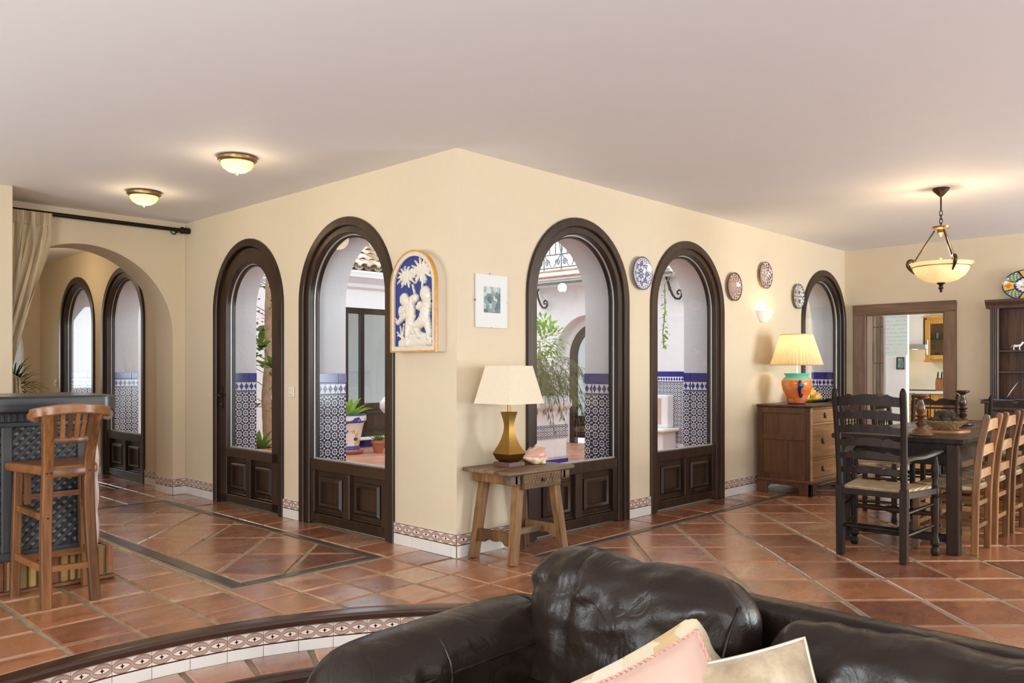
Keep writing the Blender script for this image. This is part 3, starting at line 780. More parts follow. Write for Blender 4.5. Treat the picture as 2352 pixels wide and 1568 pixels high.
# ---------------------------------------------------------------- tiled skirting
g = G(); g.box(.001, .199, -.008, .0, -.0375, .0375, .001); me_bb = g.mesh('skirting_border', 'border_tile', 0)
g = G(); g.box(.001, .199, -.008, .0, -.0375, .0375, .001); me_bw = g.mesh('skirting_white', 'base_white_tile', 0)
def skirting(name, lab, runs):
    g = G()
    for (x, y, dx, dy, L) in runs:                      # direction (dx,dy) with the room on its right hand
        nx, ny = dy, -dx
        a = (x, y); b = (x+dx*L, y+dy*L); o = .004
        g.prism([a, b, (b[0]+nx*o, b[1]+ny*o), (a[0]+nx*o, a[1]+ny*o)], .0, .15, 2)
    root = st(g.obj(name, 'grout', None, 0), lab, 'skirting')
    for (x, y, dx, dy, L) in runs:
        nx, ny = dy, -dx; n = math.ceil(L/.2-.02); rz = math.atan2(dy, dx)
        for i in range(n):
            w = min(.2, L-i*.2); px, py = x+dx*i*.2+nx*.004, y+dy*i*.2+ny*.004
            if w < .03: continue
            for me, nm, zz, mat in ((me_bw, 'white_tile', .0375, 'base_white_tile'), (me_bb, 'border_tile', .1135, 'border_tile')):
                m2 = me
                if w < .195: gg = G(); gg.box(.001, w-.001, -.008, 0, -.0375, .0375, .001); m2 = gg.mesh(nm, mat, 0)
                put(m2, nm, (px, py, zz), rz, root)
    return root
def gaps(spans, a, b):
    out = []; cur = a
    for c in sorted(spans): out.append((cur, c-RI)); cur = c+RI
    out.append((cur, b)); return [(p, q) for p, q in out if q-p > .03]
skirting('baseboard_left', 'white tile skirting with interlaced brown border under the left arched doors', [(0, q, 0, -1, q-p) for p, q in gaps([c for c, _ in WA][:2], 0, 3.95)]+[(0, q, 0, -1, q-p) for p, q in gaps([c for c, _ in WA][2:], 4.33, 8.45)])
skirting('baseboard_right', 'white tile skirting with interlaced brown border under the right arched windows', [(p, 0, 1, 0, q-p) for p, q in gaps([c for c, _ in WB], 0, XC)])
skirting('baseboard_arch', 'white tile skirting wrapped round the archway pier', [(-.13, 3.95, 1, 0, .13), (-.13, 4.33, 0, -1, .38)])
skirting('baseboard_dining', 'white tile skirting on the dining end wall', [(XC, -.0, 0, -1, .1), (XC, -1.24, 0, -1, 1.2)])

# ---------------------------------------------------------------- arched doors and windows
def ring(g, prof, zb, n=28):                           # closed profile (radius, depth) swept round the arch outline
    m = len(prof); rows = []
    for k in range(n+3):
        for r, t in prof:
            if k == 0: g.v.append((-r, t, zb))
            elif k == n+2: g.v.append((r, t, zb))
            else: a = pi*(k-1)/n; g.v.append((-r*cos(a), t, ZS+r*sin(a)))
    base = len(g.v)-m*(n+3)
    for k in range(n+2):
        for i in range(m): j = (i+1) % m; g.f.append((base+k*m+i, base+k*m+j, base+(k+1)*m+j, base+(k+1)*m+i))
    g.f.append(tuple(base+i for i in range(m))); g.f.append(tuple(base+(n+2)*m+i for i in range(m))[::-1]); return g
def bar_prof(r0, r1, t0, t1, b=.006): return [(r0, t0+b), (r0+b, t0), (r1-b, t0), (r1, t0+b), (r1, t1), (r0, t1)]
def wall_matrix(w, c): return Matrix.Translation((c, 0, 0)) if w == 'B' else Matrix.Translation((0, c, 0)) @ Matrix.Rotation(-pi/2, 4, 'Z')
def frame4(g, x0, x1, z0, z1, w, t0, t1, b=.005):      # mitred rectangular moulding
    P = [(x0, z0), (x1, z0), (x1, z1), (x0, z1)]; Q = [(x0+w, z0+w), (x1-w, z0+w), (x1-w, z1-w), (x0+w, z1-w)]
    M = [(x0+w*.45, z0+w*.45), (x1-w*.45, z0+w*.45), (x1-w*.45, z1-w*.45), (x0+w*.45, z1-w*.45)]
    vs = [(x, t1, z) for x, z in P]+[(x, t0+(t1-t0)*.45, z) for x, z in P]+[(x, t0, z) for x, z in M]+[(x, t0+(t1-t0)*.15, z) for x, z in Q]+[(x, t1, z) for x, z in Q]
    F = [(k*4+i, k*4+(i+1) % 4, (k+1)*4+(i+1) % 4, (k+1)*4+i) for k in range(4) for i in range(4)]
    return g.add(vs, F)
def arch_pane(g, r, t, zb, n=24):
    vs = [(-r, t, zb)]+[(-r*cos(pi*i/n), t, ZS+r*sin(pi*i/n)) for i in range(n+1)]+[(r, t, zb)]
    return g.add(vs, [tuple(range(len(vs)))])
def make_window(idx, wall, c, door, lab):
    M = wall_matrix(wall, c); nm = ('door_%d' if door else 'window_%d') % idx
    g = G(); ring(g, bar_prof(.545, .612, -.022, .085), .0)
    if not door: ring(g, bar_prof(.49, .549, .0, .085), .0)
    root = g.obj(nm, 'frame_wood'); root.matrix_world = M; st(root, lab, 'door' if door else 'window')
    ro, rg, t0 = (.538, .40, .006) if door else (.49, .49, .012)
    zg = .515
    if door:
        g = G(); ring(g, bar_prof(rg, ro, t0, .075), .012); s = g.obj('door_leaf', 'frame_wood', root)
        for hz in (.3, .82, 1.3, 1.62):
            h = G(); h.tube([(.546, -.004, hz), (.546, -.004, hz+.11)], .009, 8); h.tube([(.546, -.004, hz+.11), (.546, -.004, hz+.125)], [.008, .003], 8); h.obj('hinge', 'iron', root)
        h = G(); h.box(-.495, -.468, -.004, .006, .86, 1.06, .003); pl = h.obj('handle_plate', 'iron', root)
        h = G(); h.tube([(-.482, -.002, .985), (-.482, -.05, .985)], .008, 8); h.tube([(-.482, -.05, .985), (-.445, -.055, .986), (-.37, -.055, .98)], [.009, .009, .007], 8); h.obj('handle', 'iron', pl)
        h = G(); h.tube([(-.482, -.002, .9), (-.482, -.012, .9)], .007, 8); h.obj('keyhole', 'steel', pl)
    # lower rails, centre stile, fielded panels
    pz0, pz1 = .085, .425
    g = G(); g.box(-ro, ro, t0, .08, .012, pz0, .004); g.obj('bottom_rail', 'frame_wood', root)
    g = G(); g.box(-ro, ro, t0, .08, pz1, zg-.006, .004); g.obj('lock_rail', 'frame_wood', root)
    g = G(); g.box(-.04, .04, t0, .078, pz0, pz1, .004); g.obj('centre_stile', 'frame_wood', root)
    if not door:
        for s in (-1, 1): g = G(); g.box(min(s*.435, s*.49), max(s*.435, s*.49), t0, .078, pz0, pz1, .003); g.obj('side_stile', 'frame_wood', root)
    xe = rg if door else .437
    for s in (-1, 1):
        a, b = sorted((s*.04, s*xe)); g = G(); g.box(a, b, .05, .075, pz0, pz1); pn = g.obj('panel', 'frame_wood', root)
        g = G(); i = .045; frame4(g, a+i, b-i, pz0+i+.005, pz1-i-.005, .035, .018, .052); g.obj('panel_moulding', 'frame_wood', pn)
        g = G(); g.box(a+.004, b-.004, .03, .052, pz0, pz0+.016, .006); g.obj('panel_bead', 'frame_wood', pn)
    # glazing bead and pane
    g = G(); ring(g, bar_prof(rg-.011, rg, .045, .06, .002), zg); g.box(-rg, rg, .04, .062, zg-.008, zg+.004, .002); g.obj('glazing_bead', 'aluminium_bead', root)
    g = G(); ring(g, bar_prof(rg-.024, rg-.010, .058, .085, .002), zg); g.obj('outer_bead', 'frame_wood', root)
    g = G(); arch_pane(g, rg-.008, .056, zg); g.obj('pane', 'pane_glass', root, 0)
    return root
make_window(1, 'A', WA[1][0], True, 'dark brown arched glass door with a lever handle and hinges, left of the switch')
make_window(1, 'A', WA[0][0], False, 'dark brown arched window beside the cherub relief')
make_window(2, 'A', WA[2][0], False, 'dark brown arched window seen through the archway, nearest the arch pier')
make_window(3, 'A', WA[3][0], False, 'dark brown arched window seen through the archway, nearest the end wall of the passage')
make_window(4, 'B', WB[0][0], False, 'dark brown arched window behind the rustic lamp table')
make_window(5, 'B', WB[1][0], False, 'dark brown arched window between the blue plate and the sconce')
make_window(6, 'B', WB[2][0], False, 'dark brown arched window behind the chest of drawers')
# tiles lining the jambs
def tile_mesh(w, h, mat, th=.008, x0=0): g = G(); g.box(x0, x0+w-.002, -th, 0, -h/2+.001, h/2-.001, .001); return g.mesh('wall_tile', mat, 0)
TM = {(w, k): tile_mesh(w, h, m, th) for w in (.2, .079) for k, h, m, th in (('r', .2, 'rosette_tile', .008), ('d', .1, 'diamond_tile', .008), ('b', .075, 'blue_tile', .014))}
for wall, lst_, par in (('A', WA, wall_left), ('B', WB, wall_right)):
    for c, _ in lst_:
        M = wall_matrix(wall, c)
        for sd in (-1, 1):
            rz = -pi/2*sd
            for w, t in ((.2, .09), (.079, .291)):
                ys = t+w if sd > 0 else t
                for k, zc in (('r', .38), ('r', .58), ('r', .78), ('r', .93-.0), ('d', 1.06), ('b', 1.1485)):
                    if k == 'r' and zc == .93: continue
                    zc2 = {.38: .31, .58: .51, .78: .91-.2}.get(zc, zc) if k == 'r' else zc
                    o = put(TM[(w, k)], 'wall_tile', (0, 0, 0), 0, par); o.matrix_local = M @ Matrix.Translation((sd*RO, ys, zc2)) @ Matrix.Rotation(rz, 4, 'Z')
                o = put(TM[(w, 'r')], 'wall_tile', (0, 0, 0), 0, par); o.matrix_local = M @ Matrix.Translation((sd*RO, ys, .91)) @ Matrix.Rotation(rz, 4, 'Z')
# ================================================================ KITCHEN behind the dining wall
g = G(); frame = lambda: None
g.box(XC-.03, XC+.2, -.258, -.108, 0, 1.872, .006); root = g.obj('doorway_1', 'portal_wood'); st(root, 'wide weathered brown timber frame around the kitchen opening', 'door frame')
g = G(); g.box(XC-.03, XC+.2, -1.236, -1.112, 0, 1.872, .006); g.obj('post', 'portal_wood', root)
g = G(); g.box(XC-.034, XC+.2, -1.236, -.108, 1.868, 1.988, .006); g.obj('lintel', 'portal_wood_y', root)
for y0, y1 in ((-.272, -.25), (-1.12, -1.098)): g = G(); g.box(XC-.012, XC+.03, y0, y1, 0, 1.86, .005); g.obj('stop_bead', 'portal_wood', root)
g = G(); g.box(XC-.012, XC+.03, -1.12, -.25, 1.852, 1.875, .005); g.obj('stop_bead', 'portal_wood_y', root)
KX = 9.75
g = G(); g.box(KX, KX+.1, -3.1, 1.4, 0, 2.6); g.box(6.58, KX+.1, .55, .65, 0, 2.6); st(g.obj('wall_kitchen', 'kitchen_paint', None, 0), 'beige kitchen wall behind the cooker hood', 'wall')
g = G(); g.box(6.58, KX+.1, -3.1, -3.0, 0, .9); g.box(6.58, 7.2, -3.1, -3, .9, 2.6); g.box(8.8, KX+.1, -3.1, -3, .9, 2.6); g.box(7.2, 8.8, -3.1, -3, 2.1, 2.6); st(g.obj('wall_kitchen_side', 'kitchen_paint', None, 0), 'kitchen wall with a wide window, out of sight', 'wall')
g = G(); g.box(6.5, KX+.1, -3.1, 1.4, 2.6, 2.7); st(g.obj('ceiling_kitchen', 'ceiling_paint', None, 0), 'white kitchen ceiling', 'ceiling')
g = G(); g.box(6.55, KX+.1, -3.1, 1.4, -.12, -.005); st(g.obj('floor_kitchen', 'terracotta', None, 0), 'terracotta kitchen floor', 'floor')
g = G(); g.box(8.4, 8.52, -.055, .56, 0, 2.6, .004); st(g.obj('wall_kitchen_pier', 'white_render', None, 0), 'white kitchen pier hung with a chart', 'wall')
g = G(); g.box(-.004, 0, -.155, .155, -.2, .42); o = g.obj('wall_chart', 'wall_chart', None, 0, lab='pale printed chart hung on the white kitchen pier', cat='chart'); o.location = (8.398, .085, 1.62)
t = thing('framed_picture', 'small black framed picture on the white kitchen pier', 'picture', (8.4, .02, 1.22))
g = G(); frame4(g, -.055, .055, 0, .17, .012, -.018, -.001); g.T = Matrix(); o = g.obj('frame', 'black_plastic', t); o.rotation_euler = (0, 0, -pi/2)
g = G(); g.box(-.05, .05, -.004, -.001, .006, .164); o = g.obj('picture', 'etching', t, 0); o.rotation_euler = (0, 0, -pi/2)
# plank door, ajar
t = thing('plank_door', 'weathered grey plank door with black iron knocker and studs, ajar in the kitchen', 'door', (7.32, .14, 0), R(-118))
for i in range(6):
    g = G(); g.box(.02+i*.062, .02+i*.062+.054, -.02, .02, .02, 1.92-.004*abs(i-2.5)**2, .005); g.obj('plank', 'grey_plank', t)
g = G(); g.box(-.03, .018, -.026, .026, .0, 1.94, .005); g.obj('edge_post', 'black_plastic', t)
for zz in (.42, .9, 1.3, 1.76):
    for i in range(6):
        for s in (0, 1): g = G(); g.ball((.038+i*.062+s*.022, -.022, zz), .006, 6, 4); g.obj('stud', 'iron', t)
g = G(); g.box(.15, .2, -.03, -.02, 1.33, 1.56, .004); k = g.obj('knocker_plate', 'iron', t)
g = G(); g.tube([(.175+.022*cos(a), -.045-.01*sin(a), 1.43+.05*sin(a)) for a in [2*pi*i/12 for i in range(12)]], .008, 6, True); g.obj('knocker', 'iron', k)
# base units, worktop, wall unit, hood
def kunit(y0, y1, lab):
    t = thing('base_cabinet', lab, 'cabinet', (9.15, 0, 0)); w = y1-y0
    g = G(); g.box(.02, .58, y0, y1, .1, .86, .003); g.obj('carcass', 'cabinet_wood', t); g = G(); g.box(.06, .5, y0+.01, y1-.01, 0, .1); g.obj('plinth', 'cabinet_wood', t)
    for a, b in ((.70, .855), (.53, .69), (.31, .52), (.11, .30)):
        g = G(); g.box(0, .02, y0+.006, y1-.006, a, b, .004); d = g.obj('drawer', 'cabinet_wood', t)
        g = G(); ym = (y0+y1)/2; g.box(-.028, -.018, ym-.08, ym+.08, (a+b)/2+.02, (a+b)/2+.042, .004); g.box(-.02, .002, ym-.07, ym-.06, (a+b)/2+.025, (a+b)/2+.037); g.box(-.02, .002, ym+.06, ym+.07, (a+b)/2+.025, (a+b)/2+.037); g.obj('handle', 'steel', d)
    return t
kunit(-.62, -.14, 'honey wood drawer unit under the knife block'); kunit(-1.1, -.63, 'honey wood drawer unit under the kettle'); kunit(-.13, .5, 'honey wood drawer unit under the black hob')
g = G(); g.box(9.12, KX-.002, -1.2, .54, .862, .905, .006); g.obj('worktop', 'granite_white', None, lab='long white kitchen worktop with a black hob', cat='worktop')
g = G(); g.box(9.2, 9.65, -.18, .4, .906, .916, .004); g.obj('hob', 'black_plastic', None, lab='flat black hob set on the white worktop', cat='hob')
t = thing('wall_cabinet', 'honey wood wall cabinet with a frosted glass door and bar handle', 'cabinet', (9.4, -.5, 1.36))
g = G(); g.box(.0, .345, -.56, .5, .0, .018); g.box(0, .345, -.56, .5, .6, .62); g.box(0, .345, -.56, -.542, 0, .62); g.box(0, .345, .482, .5, 0, .62); g.box(.335, .345, -.56, .5, 0, .62); g.obj('carcass', 'cabinet_wood', t, 0)
g = G(); g.box(-.02, .35, -.58, .52, .62, .65, .006); g.obj('cornice', 'cabinet_wood', t); g = G(); g.box(-.02, .35, -.58, .52, -.03, -.005, .006); g.obj('light_rail', 'cabinet_wood', t)
g = G(); g.box(.02, .33, -.54, .48, .3, .31); g.obj('shelf', 'frost_glass', t, 0)
for ys in (-.03, -.56):
    g = G(); q = .07; g.box(-.02, 0, ys+.53-q, ys+.53, 0, .6, .004); g.box(-.02, 0, ys, ys+q, 0, .6, .004); g.box(-.02, 0, ys+q, ys+.53-q, 0, q, .004); g.box(-.02, 0, ys+q, ys+.53-q, .6-q, .6, .004); d = g.obj('door', 'cabinet_wood', t)
    g = G(); g.quad((-.01, ys+q, q), (-.01, ys+.53-q, q), (-.01, ys+.53-q, .6-q), (-.01, ys+q, .6-q)); g.obj('pane', 'frost_glass', d, 0)
    g = G(); g.box(-.05, -.04, ys+.48, ys+.5, .07, .3, .004); g.box(-.04, -.02, ys+.485, ys+.495, .09, .1); g.box(-.04, -.02, ys+.485, ys+.495, .27, .28); g.obj('handle', 'steel', d)
for i in range(4):
    for zz in (.02, .312):
        g = G(); g.lathe([(.026, 0), (.03, .09)], 12, (0, 0, 0)); g.obj('drinking_glass', 'frost_glass', None, 0, lab='drinking glass on the %s shelf behind the frosted cabinet door' % ('bottom' if zz < .1 else 'upper'), cat='glass', group='glasses on the %s cabinet shelf' % ('bottom' if zz < .1 else 'upper')).location = (9.55, -.12-.1*i, 1.36+zz)
t = thing('cooker_hood', 'white and steel cooker hood above the hob', 'hood', (9.4, .16, 1.52))
g = G(); g.box(-.1, .345, -.2, .3, 0, .07, .004); g.obj('canopy', 'steel', t); g = G(); g.box(.0, .345, -.13, .3, .07, .62, .004); g.obj('chimney', 'ceramic_white', t)
g = G(); g.box(-.04, 0, -.2, .6, .46+.16, .5+.16, .004); g.obj('wood_rail', 'cabinet_wood', t)
pt('hood_light', (9.45, .16, 1.48), 1.2, (1, .85, .6))
t = thing('knife_block', 'wooden knife block with six black handled knives', 'knife block', (9.3, -.22, .905), R(20))
g = G(); g.prism([(-.06, 0), (.06, 0), (.05, .14), (-.1, .19)], -.05, .05, 1); g.obj('block', 'teak', t)
for i in range(6):
    g = G(); bx, by = -.075+.045*(i % 3), -.025+.05*(i//3); g.beam((bx, by, .15), (bx-.05, by, .28-.02*(i % 3)), .014, .022); g.obj('knife_handle', 'black_plastic', t)
t = thing('kettle', 'red kettle with a black handle beside the knife block', 'kettle', (9.3, -.46, .905))
g = G(); g.lathe([(.075, 0), (.082, .02), (.07, .12), (.05, .17), (.015, .18)], 20); g.obj('body', 'kettle_red', t)
g = G(); g.tube([(0, .05, .17), (0, .11, .19), (0, .135, .14), (0, .13, .07)], .012, 8); g.obj('handle', 'black_plastic', t)
g = G(); g.tube([(0, -.06, .1), (0, -.1, .14)], [.018, .01], 8); g.obj('spout', 'kettle_red', t)

# ================================================================ PATIO
XF, YF = 7.9, 7.9
g = G(); g.box(.01, XF+.4, .01, YF+.4, ZC-.1, ZC); st(g.obj('floor_patio', 'patio_terracotta', None, 0), 'reddish terracotta patio floor outside the windows', 'floor')
AW = 5.2                                                  # arched window of the far x wall
wall_patio_x = st(arched_wall('wall_patio_east', [AW], T, YF, lambda s, t, z: (XF+t, s, z), ('white_render', 'white_render'), ZC, 5.6, .75, .62, 0, .28, .4, zs=1.45), 'white rendered patio wall with a balcony and arched window', 'wall')
g = G(); g.box(T, 4.55, YF, YF+.3, ZC, 2.75); g.box(4.55, 7.0, YF, YF+.3, 2.3, 2.75); g.box(7.0, XF+.4, YF, YF+.3, ZC, 2.75); g.box(4.55, 7, YF, YF+.3, ZC, .02)
wall_patio_y = st(g.obj('wall_patio_north', 'white_render', None, 0), 'white rendered patio wall with a wide dark window and tiled eaves', 'wall')
g = G(); g.prism([(YF, 2.62), (YF-.06, 2.66), (YF-.07, 2.72), (YF-.14, 2.78), (YF-.2, 2.82), (YF-.2, 2.9), (YF, 2.9)], T, XF, 0)
st(g.obj('trim_3', 'white_render', None, 30), 'white moulded cornice under the patio roof tiles', 'cornice')
# roof of curved clay tiles
g = G(); g.add([(0, YF-.2, 2.93), (XF, YF-.2, 2.93), (XF, YF+2.6, 4.2), (0, YF+2.6, 4.2)], [(0, 1, 2, 3)]); roof = st(g.obj('roof_patio', 'roof_clay', None, 0), 'pale curved clay tile roof over the far patio wall', 'roof')
def half_tile(up):
    g = G(); n = 8; L = .42
    def f(u, v):
        a = pi*u; r = .085-.012*v; s = 1 if up else -1
        return (-r*cos(a), v*L, s*r*.75*sin(a))
    g.grid(f, n, 1)
    def f2(u, v):
        a = pi*u; r = .07-.012*v; s = 1 if up else -1
        return (-r*cos(a), v*L, s*r*.75*sin(a))
    m = len(g.v); g.grid(f2, n, 1)
    for i in range(n): g.f.append((i, i+1, m+i+1, m+i))
    return g.mesh('roof_tile', 'roof_clay', 40)
mu, md = half_tile(True), half_tile(False); tilt = math.atan2(1.27, 2.8)
for i in range(16):
    for j in range(6):
        x = 4.0+i*.2; yy = YF-.27+j*.36*cos(tilt); zz = 2.97+j*.36*sin(tilt)
        put(mu, 'roof_tile', (x, yy, zz+.03+random.uniform(-.008, .008)), random.uniform(-.03, .03), roof, tilt-.05)
        if j < 3: put(md, 'roof_tile', (x+.1, yy, zz+.02), random.uniform(-.02, .02), roof, tilt-.05)
# wide dark window of the far wall
t = thing('window_7', 'wide dark framed patio window under the clay tile eaves', 'window', (4.6, YF+.06, .02), kind='structure')
for x in (0, .34, 1.16, 2.3): g = G(); g.box(x, x+.075, -.04, .05, 0, 2.26, .006); g.obj('mullion', 'frame_wood', t)
for z0, z1 in ((0, .08), (.5, .6), (2.18, 2.28)): g = G(); g.box(.0, 2.37, -.035, .045, z0, z1, .006); g.obj('rail', 'frame_wood', t)
for a, b in ((.075, .34), (.415, 1.16), (1.235, 2.3)):
    g = G(); g.box(a, b, .0, .02, .08, .5); p = g.obj('panel', 'frame_wood', t); g = G(); frame4(g, a+.05, b-.05, .13, .45, .04, -.025, .002); g.obj('panel_moulding', 'frame_wood', p)
    g = G(); g.quad((a, 0, .6), (b, 0, .6), (b, 0, 2.18), (a, 0, 2.18)); g.obj('pane', 'smoked_glass', t, 0)
g = G(); g.box(4.5, 7.05, YF-.14, YF+.02, -.02, .025, .01); st(g.obj('window_sill', 'white_render'), 'white step under the wide patio window', 'sill')
g = G(); g.box(0, .21, -.012, 0, 0, .115, .002); mb = g.mesh('plinth_tile', 'blue_tile', 0)
for i in range(18): put(mb, 'plinth_tile', (4.2+i*.213, YF, ZC), 0, wall_patio_y)
g = G(); g.box(4.4, 7.2, YF+1.6, YF+1.7, ZC, 2.7); st(g.obj('wall_house', 'white_render', None, 0), 'pale inner wall behind the wide patio window', 'wall')
# arched window in the far x wall
t = thing('window_8', 'arched dark window across the patio under the balcony', 'window', (XF+.28, AW, 0), R(-90), kind='structure')
def ring2(g, prof, zb, zs, n=24):
    m = len(prof); base = len(g.v)
    for k in range(n+3):
        for r, tt in prof:
            g.v.append((-r, tt, zb) if k == 0 else (r, tt, zb) if k == n+2 else (-r*cos(pi*(k-1)/n), tt, zs+r*sin(pi*(k-1)/n)))
    for k in range(n+2):
        for i in range(m): j = (i+1) % m; g.f.append((base+k*m+i, base+k*m+j, base+(k+1)*m+j, base+(k+1)*m+i))
    return g
g = G(); ring2(g, bar_prof(.5, .62, -.03, .08), ZC, 1.45); g.obj('frame', 'frame_wood', t)
g = G(); n = 20; vs = [(-.5, .03, .35)]+[(-.5*cos(pi*i/n), .03, 1.45+.5*sin(pi*i/n)) for i in range(n+1)]+[(.5, .03, .35)]; g.add(vs, [tuple(range(len(vs)))]); g.obj('pane', 'smoked_glass', t, 0)
g = G(); g.box(-.5, .5, -.01, .07, .28, .36, .005); g.obj('rail', 'frame_wood', t)
for s in (-1, 1): g = G(); a, b = sorted((s*.03, s*.48)); g.box(a, b, .02, .05, ZC+.1, .28); p = g.obj('panel', 'frame_wood', t); g = G(); frame4(g, a+.06, b-.06, ZC+.14, .24, .04, -.01, .022); g.obj('panel_moulding', 'frame_wood', p)
g = G(); g.box(XF+1.4, XF+1.5, 3.5, 7, ZC, 3); st(g.obj('wall_house', 'white_render', None, 0), 'pale inner wall behind the arched patio window', 'wall')
# balcony
t = thing('balcony', 'tiled balcony with scrolled grey green iron railing above the arched window', 'balcony', (XF, 4.6, 2.74))
g = G(); g.prism([(0, 0), (-.55, 0), (-.55, .05), (-.6, .06), (-.6, .1), (-.64, .11), (-.64, .16), (-.6, .17), (-.6, .22), (0, .22)], -1.5, 1.75, 1)
g.v = [(x, y, z) for x, y, z in g.v]; g.obj('slab', 'white_render', t, 0)
for i in range(14): g = G(); g.box(-.66, -.4, -1.5+i*.232, -1.5+i*.232+.226, .1, .128, .008); g.obj('edge_tile', 'balcony_tile', t)
for i in range(14): g = G(); g.box(-.625, -.4, -1.5+i*.232, -1.5+i*.232+.226, .2, .225, .006); g.obj('edge_tile', 'balcony_tile', t)
for i in range(14): g = G(); g.box(-.585, -.5, -1.5+i*.232, -1.5+i*.232+.228, -.012, .022, .004); g.obj('edge_tile', 'green_iron', t)
rail = G(); 
for zz in (.27, .5, 1.15): g = G(); g.box(-.56, -.54, -1.45, 1.7, zz, zz+.016); g.obj('rail', 'green_iron', t)
def scroll(cy, cz, r, s, sz):
    return [(-.55, cy+s*(r*(1-.14*i/2.2))*cos(i*.55)*(1-i/22), cz+sz*(r*(1-i/22))*sin(i*.55)) for i in range(17)]
for i in range(24):
    y = -1.42+i*.135; g = G()
    if i % 3 == 1:
        for s in (-1, 1):
            g.tube(scroll(y+s*.075, .37, .065, s, 1), .008, 5); g.tube(scroll(y+s*.055, .95, .05, s, -1), .008, 5); g.tube(scroll(y+s*.05, 1.08, .045, s, 1), .008, 5); g.tube([(-.55, y+s*.09, .88), (-.55, y, .5)], .006, 5)
            g.tube([(-.55, y+s*.02, .5), (-.55, y+s*.17, .3)], .007, 5)
        g.tube([(-.55, y, .2), (-.55, y, 1.15)], .009, 6); g.obj('scroll_baluster', 'green_iron', t)
    else: g.tube([(-.55, y, .5), (-.55, y, 1.15)], .008, 6); g.obj('baluster', 'green_iron', t)
t = thing('balcony_door', 'dark shuttered door opening on the tiled balcony', 'door', (XF-.01, 4.95, 2.96))
g = G(); g.box(-.03, .03, -.45, .45, 0, 2.1, .01); g.obj('frame', 'frame_wood', t)
for s in (-1, 1): g = G(); a, b = sorted((s*.02, s*.4)); g.box(-.045, -.03, a, b, .05, 2.0, .006); g.obj('shutter_leaf', 'frame_wood', t)
def wall_bracket(y, z, lab):
    g = G(); p = [(0, 0, 0), (-.06, .02, -.1), (-.1, .03, -.2), (-.16, .03, -.31), (-.22, .03, -.37), (-.3, .03, -.38), (-.345, .03, -.33), (-.34, .03, -.26), (-.29, .03, -.235), (-.25, .03, -.265), (-.262, .03, -.3), (-.29, .03, -.3)]
    g.tube(p, [.02]*4+[.019]*3+[.016]*5, 7); g.tube([(-.06, -.0, -.21), (-.14, .06, -.19)], .014, 6); g.tube([(0, 0, .02), (-.05, 0, .03), (-.07, 0, -.02), (-.03, .0, -.06)], .018, 6)
    o = g.obj('scroll_bracket', 'iron', None, 40, lab=lab, cat='bracket', group='iron brackets on the patio wall'); o.location = (XF-.06, y, z); o.rotation_euler = (0, 0, R(84))
wall_bracket(6.38, 2.74, 'scrolled iron bracket on the patio wall, beside the arched patio window'); wall_bracket(3.5, 2.74, 'scrolled iron bracket on the patio wall, above the tiled bench')
# tile dado and bench on the far x wall
TMx = {k: tile_mesh(.2, h, m, th) for k, h, m, th in (('r', .2, 'rosette_tile', .008), ('d', .1, 'diamond_tile', .008), ('b', .075, 'blue_tile', .014))}
for i in range(11):
    y = 4.25-i*.2
    for k, zc in (('r', .11), ('r', .31), ('r', .51), ('r', .71), ('r', .91), ('d', 1.06), ('b', 1.1485), ('b', -.09)):
        o = put(TMx[k], 'wall_tile', (XF, y, zc), -pi/2, wall_patio_x)
t = thing('masonry_bench', 'white masonry bench with a pink terracotta back on the tiled patio wall', 'bench', (XF, 3.88, ZC))
g = G(); g.box(-.42, -.02, -.55, .5, 0, .36, .02); g.obj('base', 'white_render', t); g = G(); g.box(-.5, -.012, -.62, .55, .36, .42, .02); g.obj('seat', 'ceramic_white', t)
g = G(); g.box(-.2, -.012, -.5, .45, .42, .95, .015); g.obj('back', 'white_render', t); plain('pink_tile', S(212, 180, 162), .6, var=.08); g = G(); g.box(-.21, -.19, -.38, .4, .47, .9, .006); g.obj('back_inset', 'pink_tile', t)
# raised planter (old well head) in the middle of the patio
t = thing('patio_planter', 'white rendered planter with a tile frieze and blue tile foot in the patio', 'planter', (4.45, 4.4, ZC-.03), R(0))
def octo(g, r, z0, z1, b=0): return g.lathe([(r-b, z0), (r, z0+b), (r, z1-b), (r-b, z1)], 4, (0, 0, 0))
g = G(); g.box(-1.2, 1.2, -.62, .62, .1, .9, .03); g.obj('body', 'white_render', t)
g = G(); g.box(-1.28, 1.28, -.7, .7, .8, 1.02, .07); g.obj('rim', 'white_render', t, 50)
g = G(); g.box(-1.1, 1.1, -.54, .54, 1.0, 1.025, .01); g.obj('soil', 'soil', t)
me_f = tile_mesh(.2, .2, 'rosette_tile', .012)
for i in range(12): put(me_f, 'frieze_tile', (-1.2+i*.2, -.62, .5), 0, t)
for i in range(6): put(me_f, 'frieze_tile', (-1.2, .6-i*.2, .5), -pi/2, t); put(me_f, 'frieze_tile', (1.2, -.6+i*.2, .5), pi/2, t)
me_p = tile_mesh(.2, .1, 'blue_tile', .014)
for i in range(12): put(me_p, 'foot_tile', (-1.2+i*.2, -.62, .05), 0, t)
for i in range(6): put(me_p, 'foot_tile', (-1.2, .6-i*.2, .05), -pi/2, t); put(me_p, 'foot_tile', (1.2, -.6+i*.2, .05), pi/2, t)
g = G(); g.box(-1.195, 1.195, -.615, .615, 0, .1); g.obj('foot', 'white_render', t, 0)
t = thing('planter_finial', 'blue glazed ball finial on a post among the planter foliage', 'finial', (5.55, 4.7, ZC+.99))
g = G(); g.lathe([(.05, 0), (.045, .75), (.02, .8), (.06, .84), (.08, .9), (.06, .96), (.02, .99)], 16); g.obj('post', 'blue_tile', t)
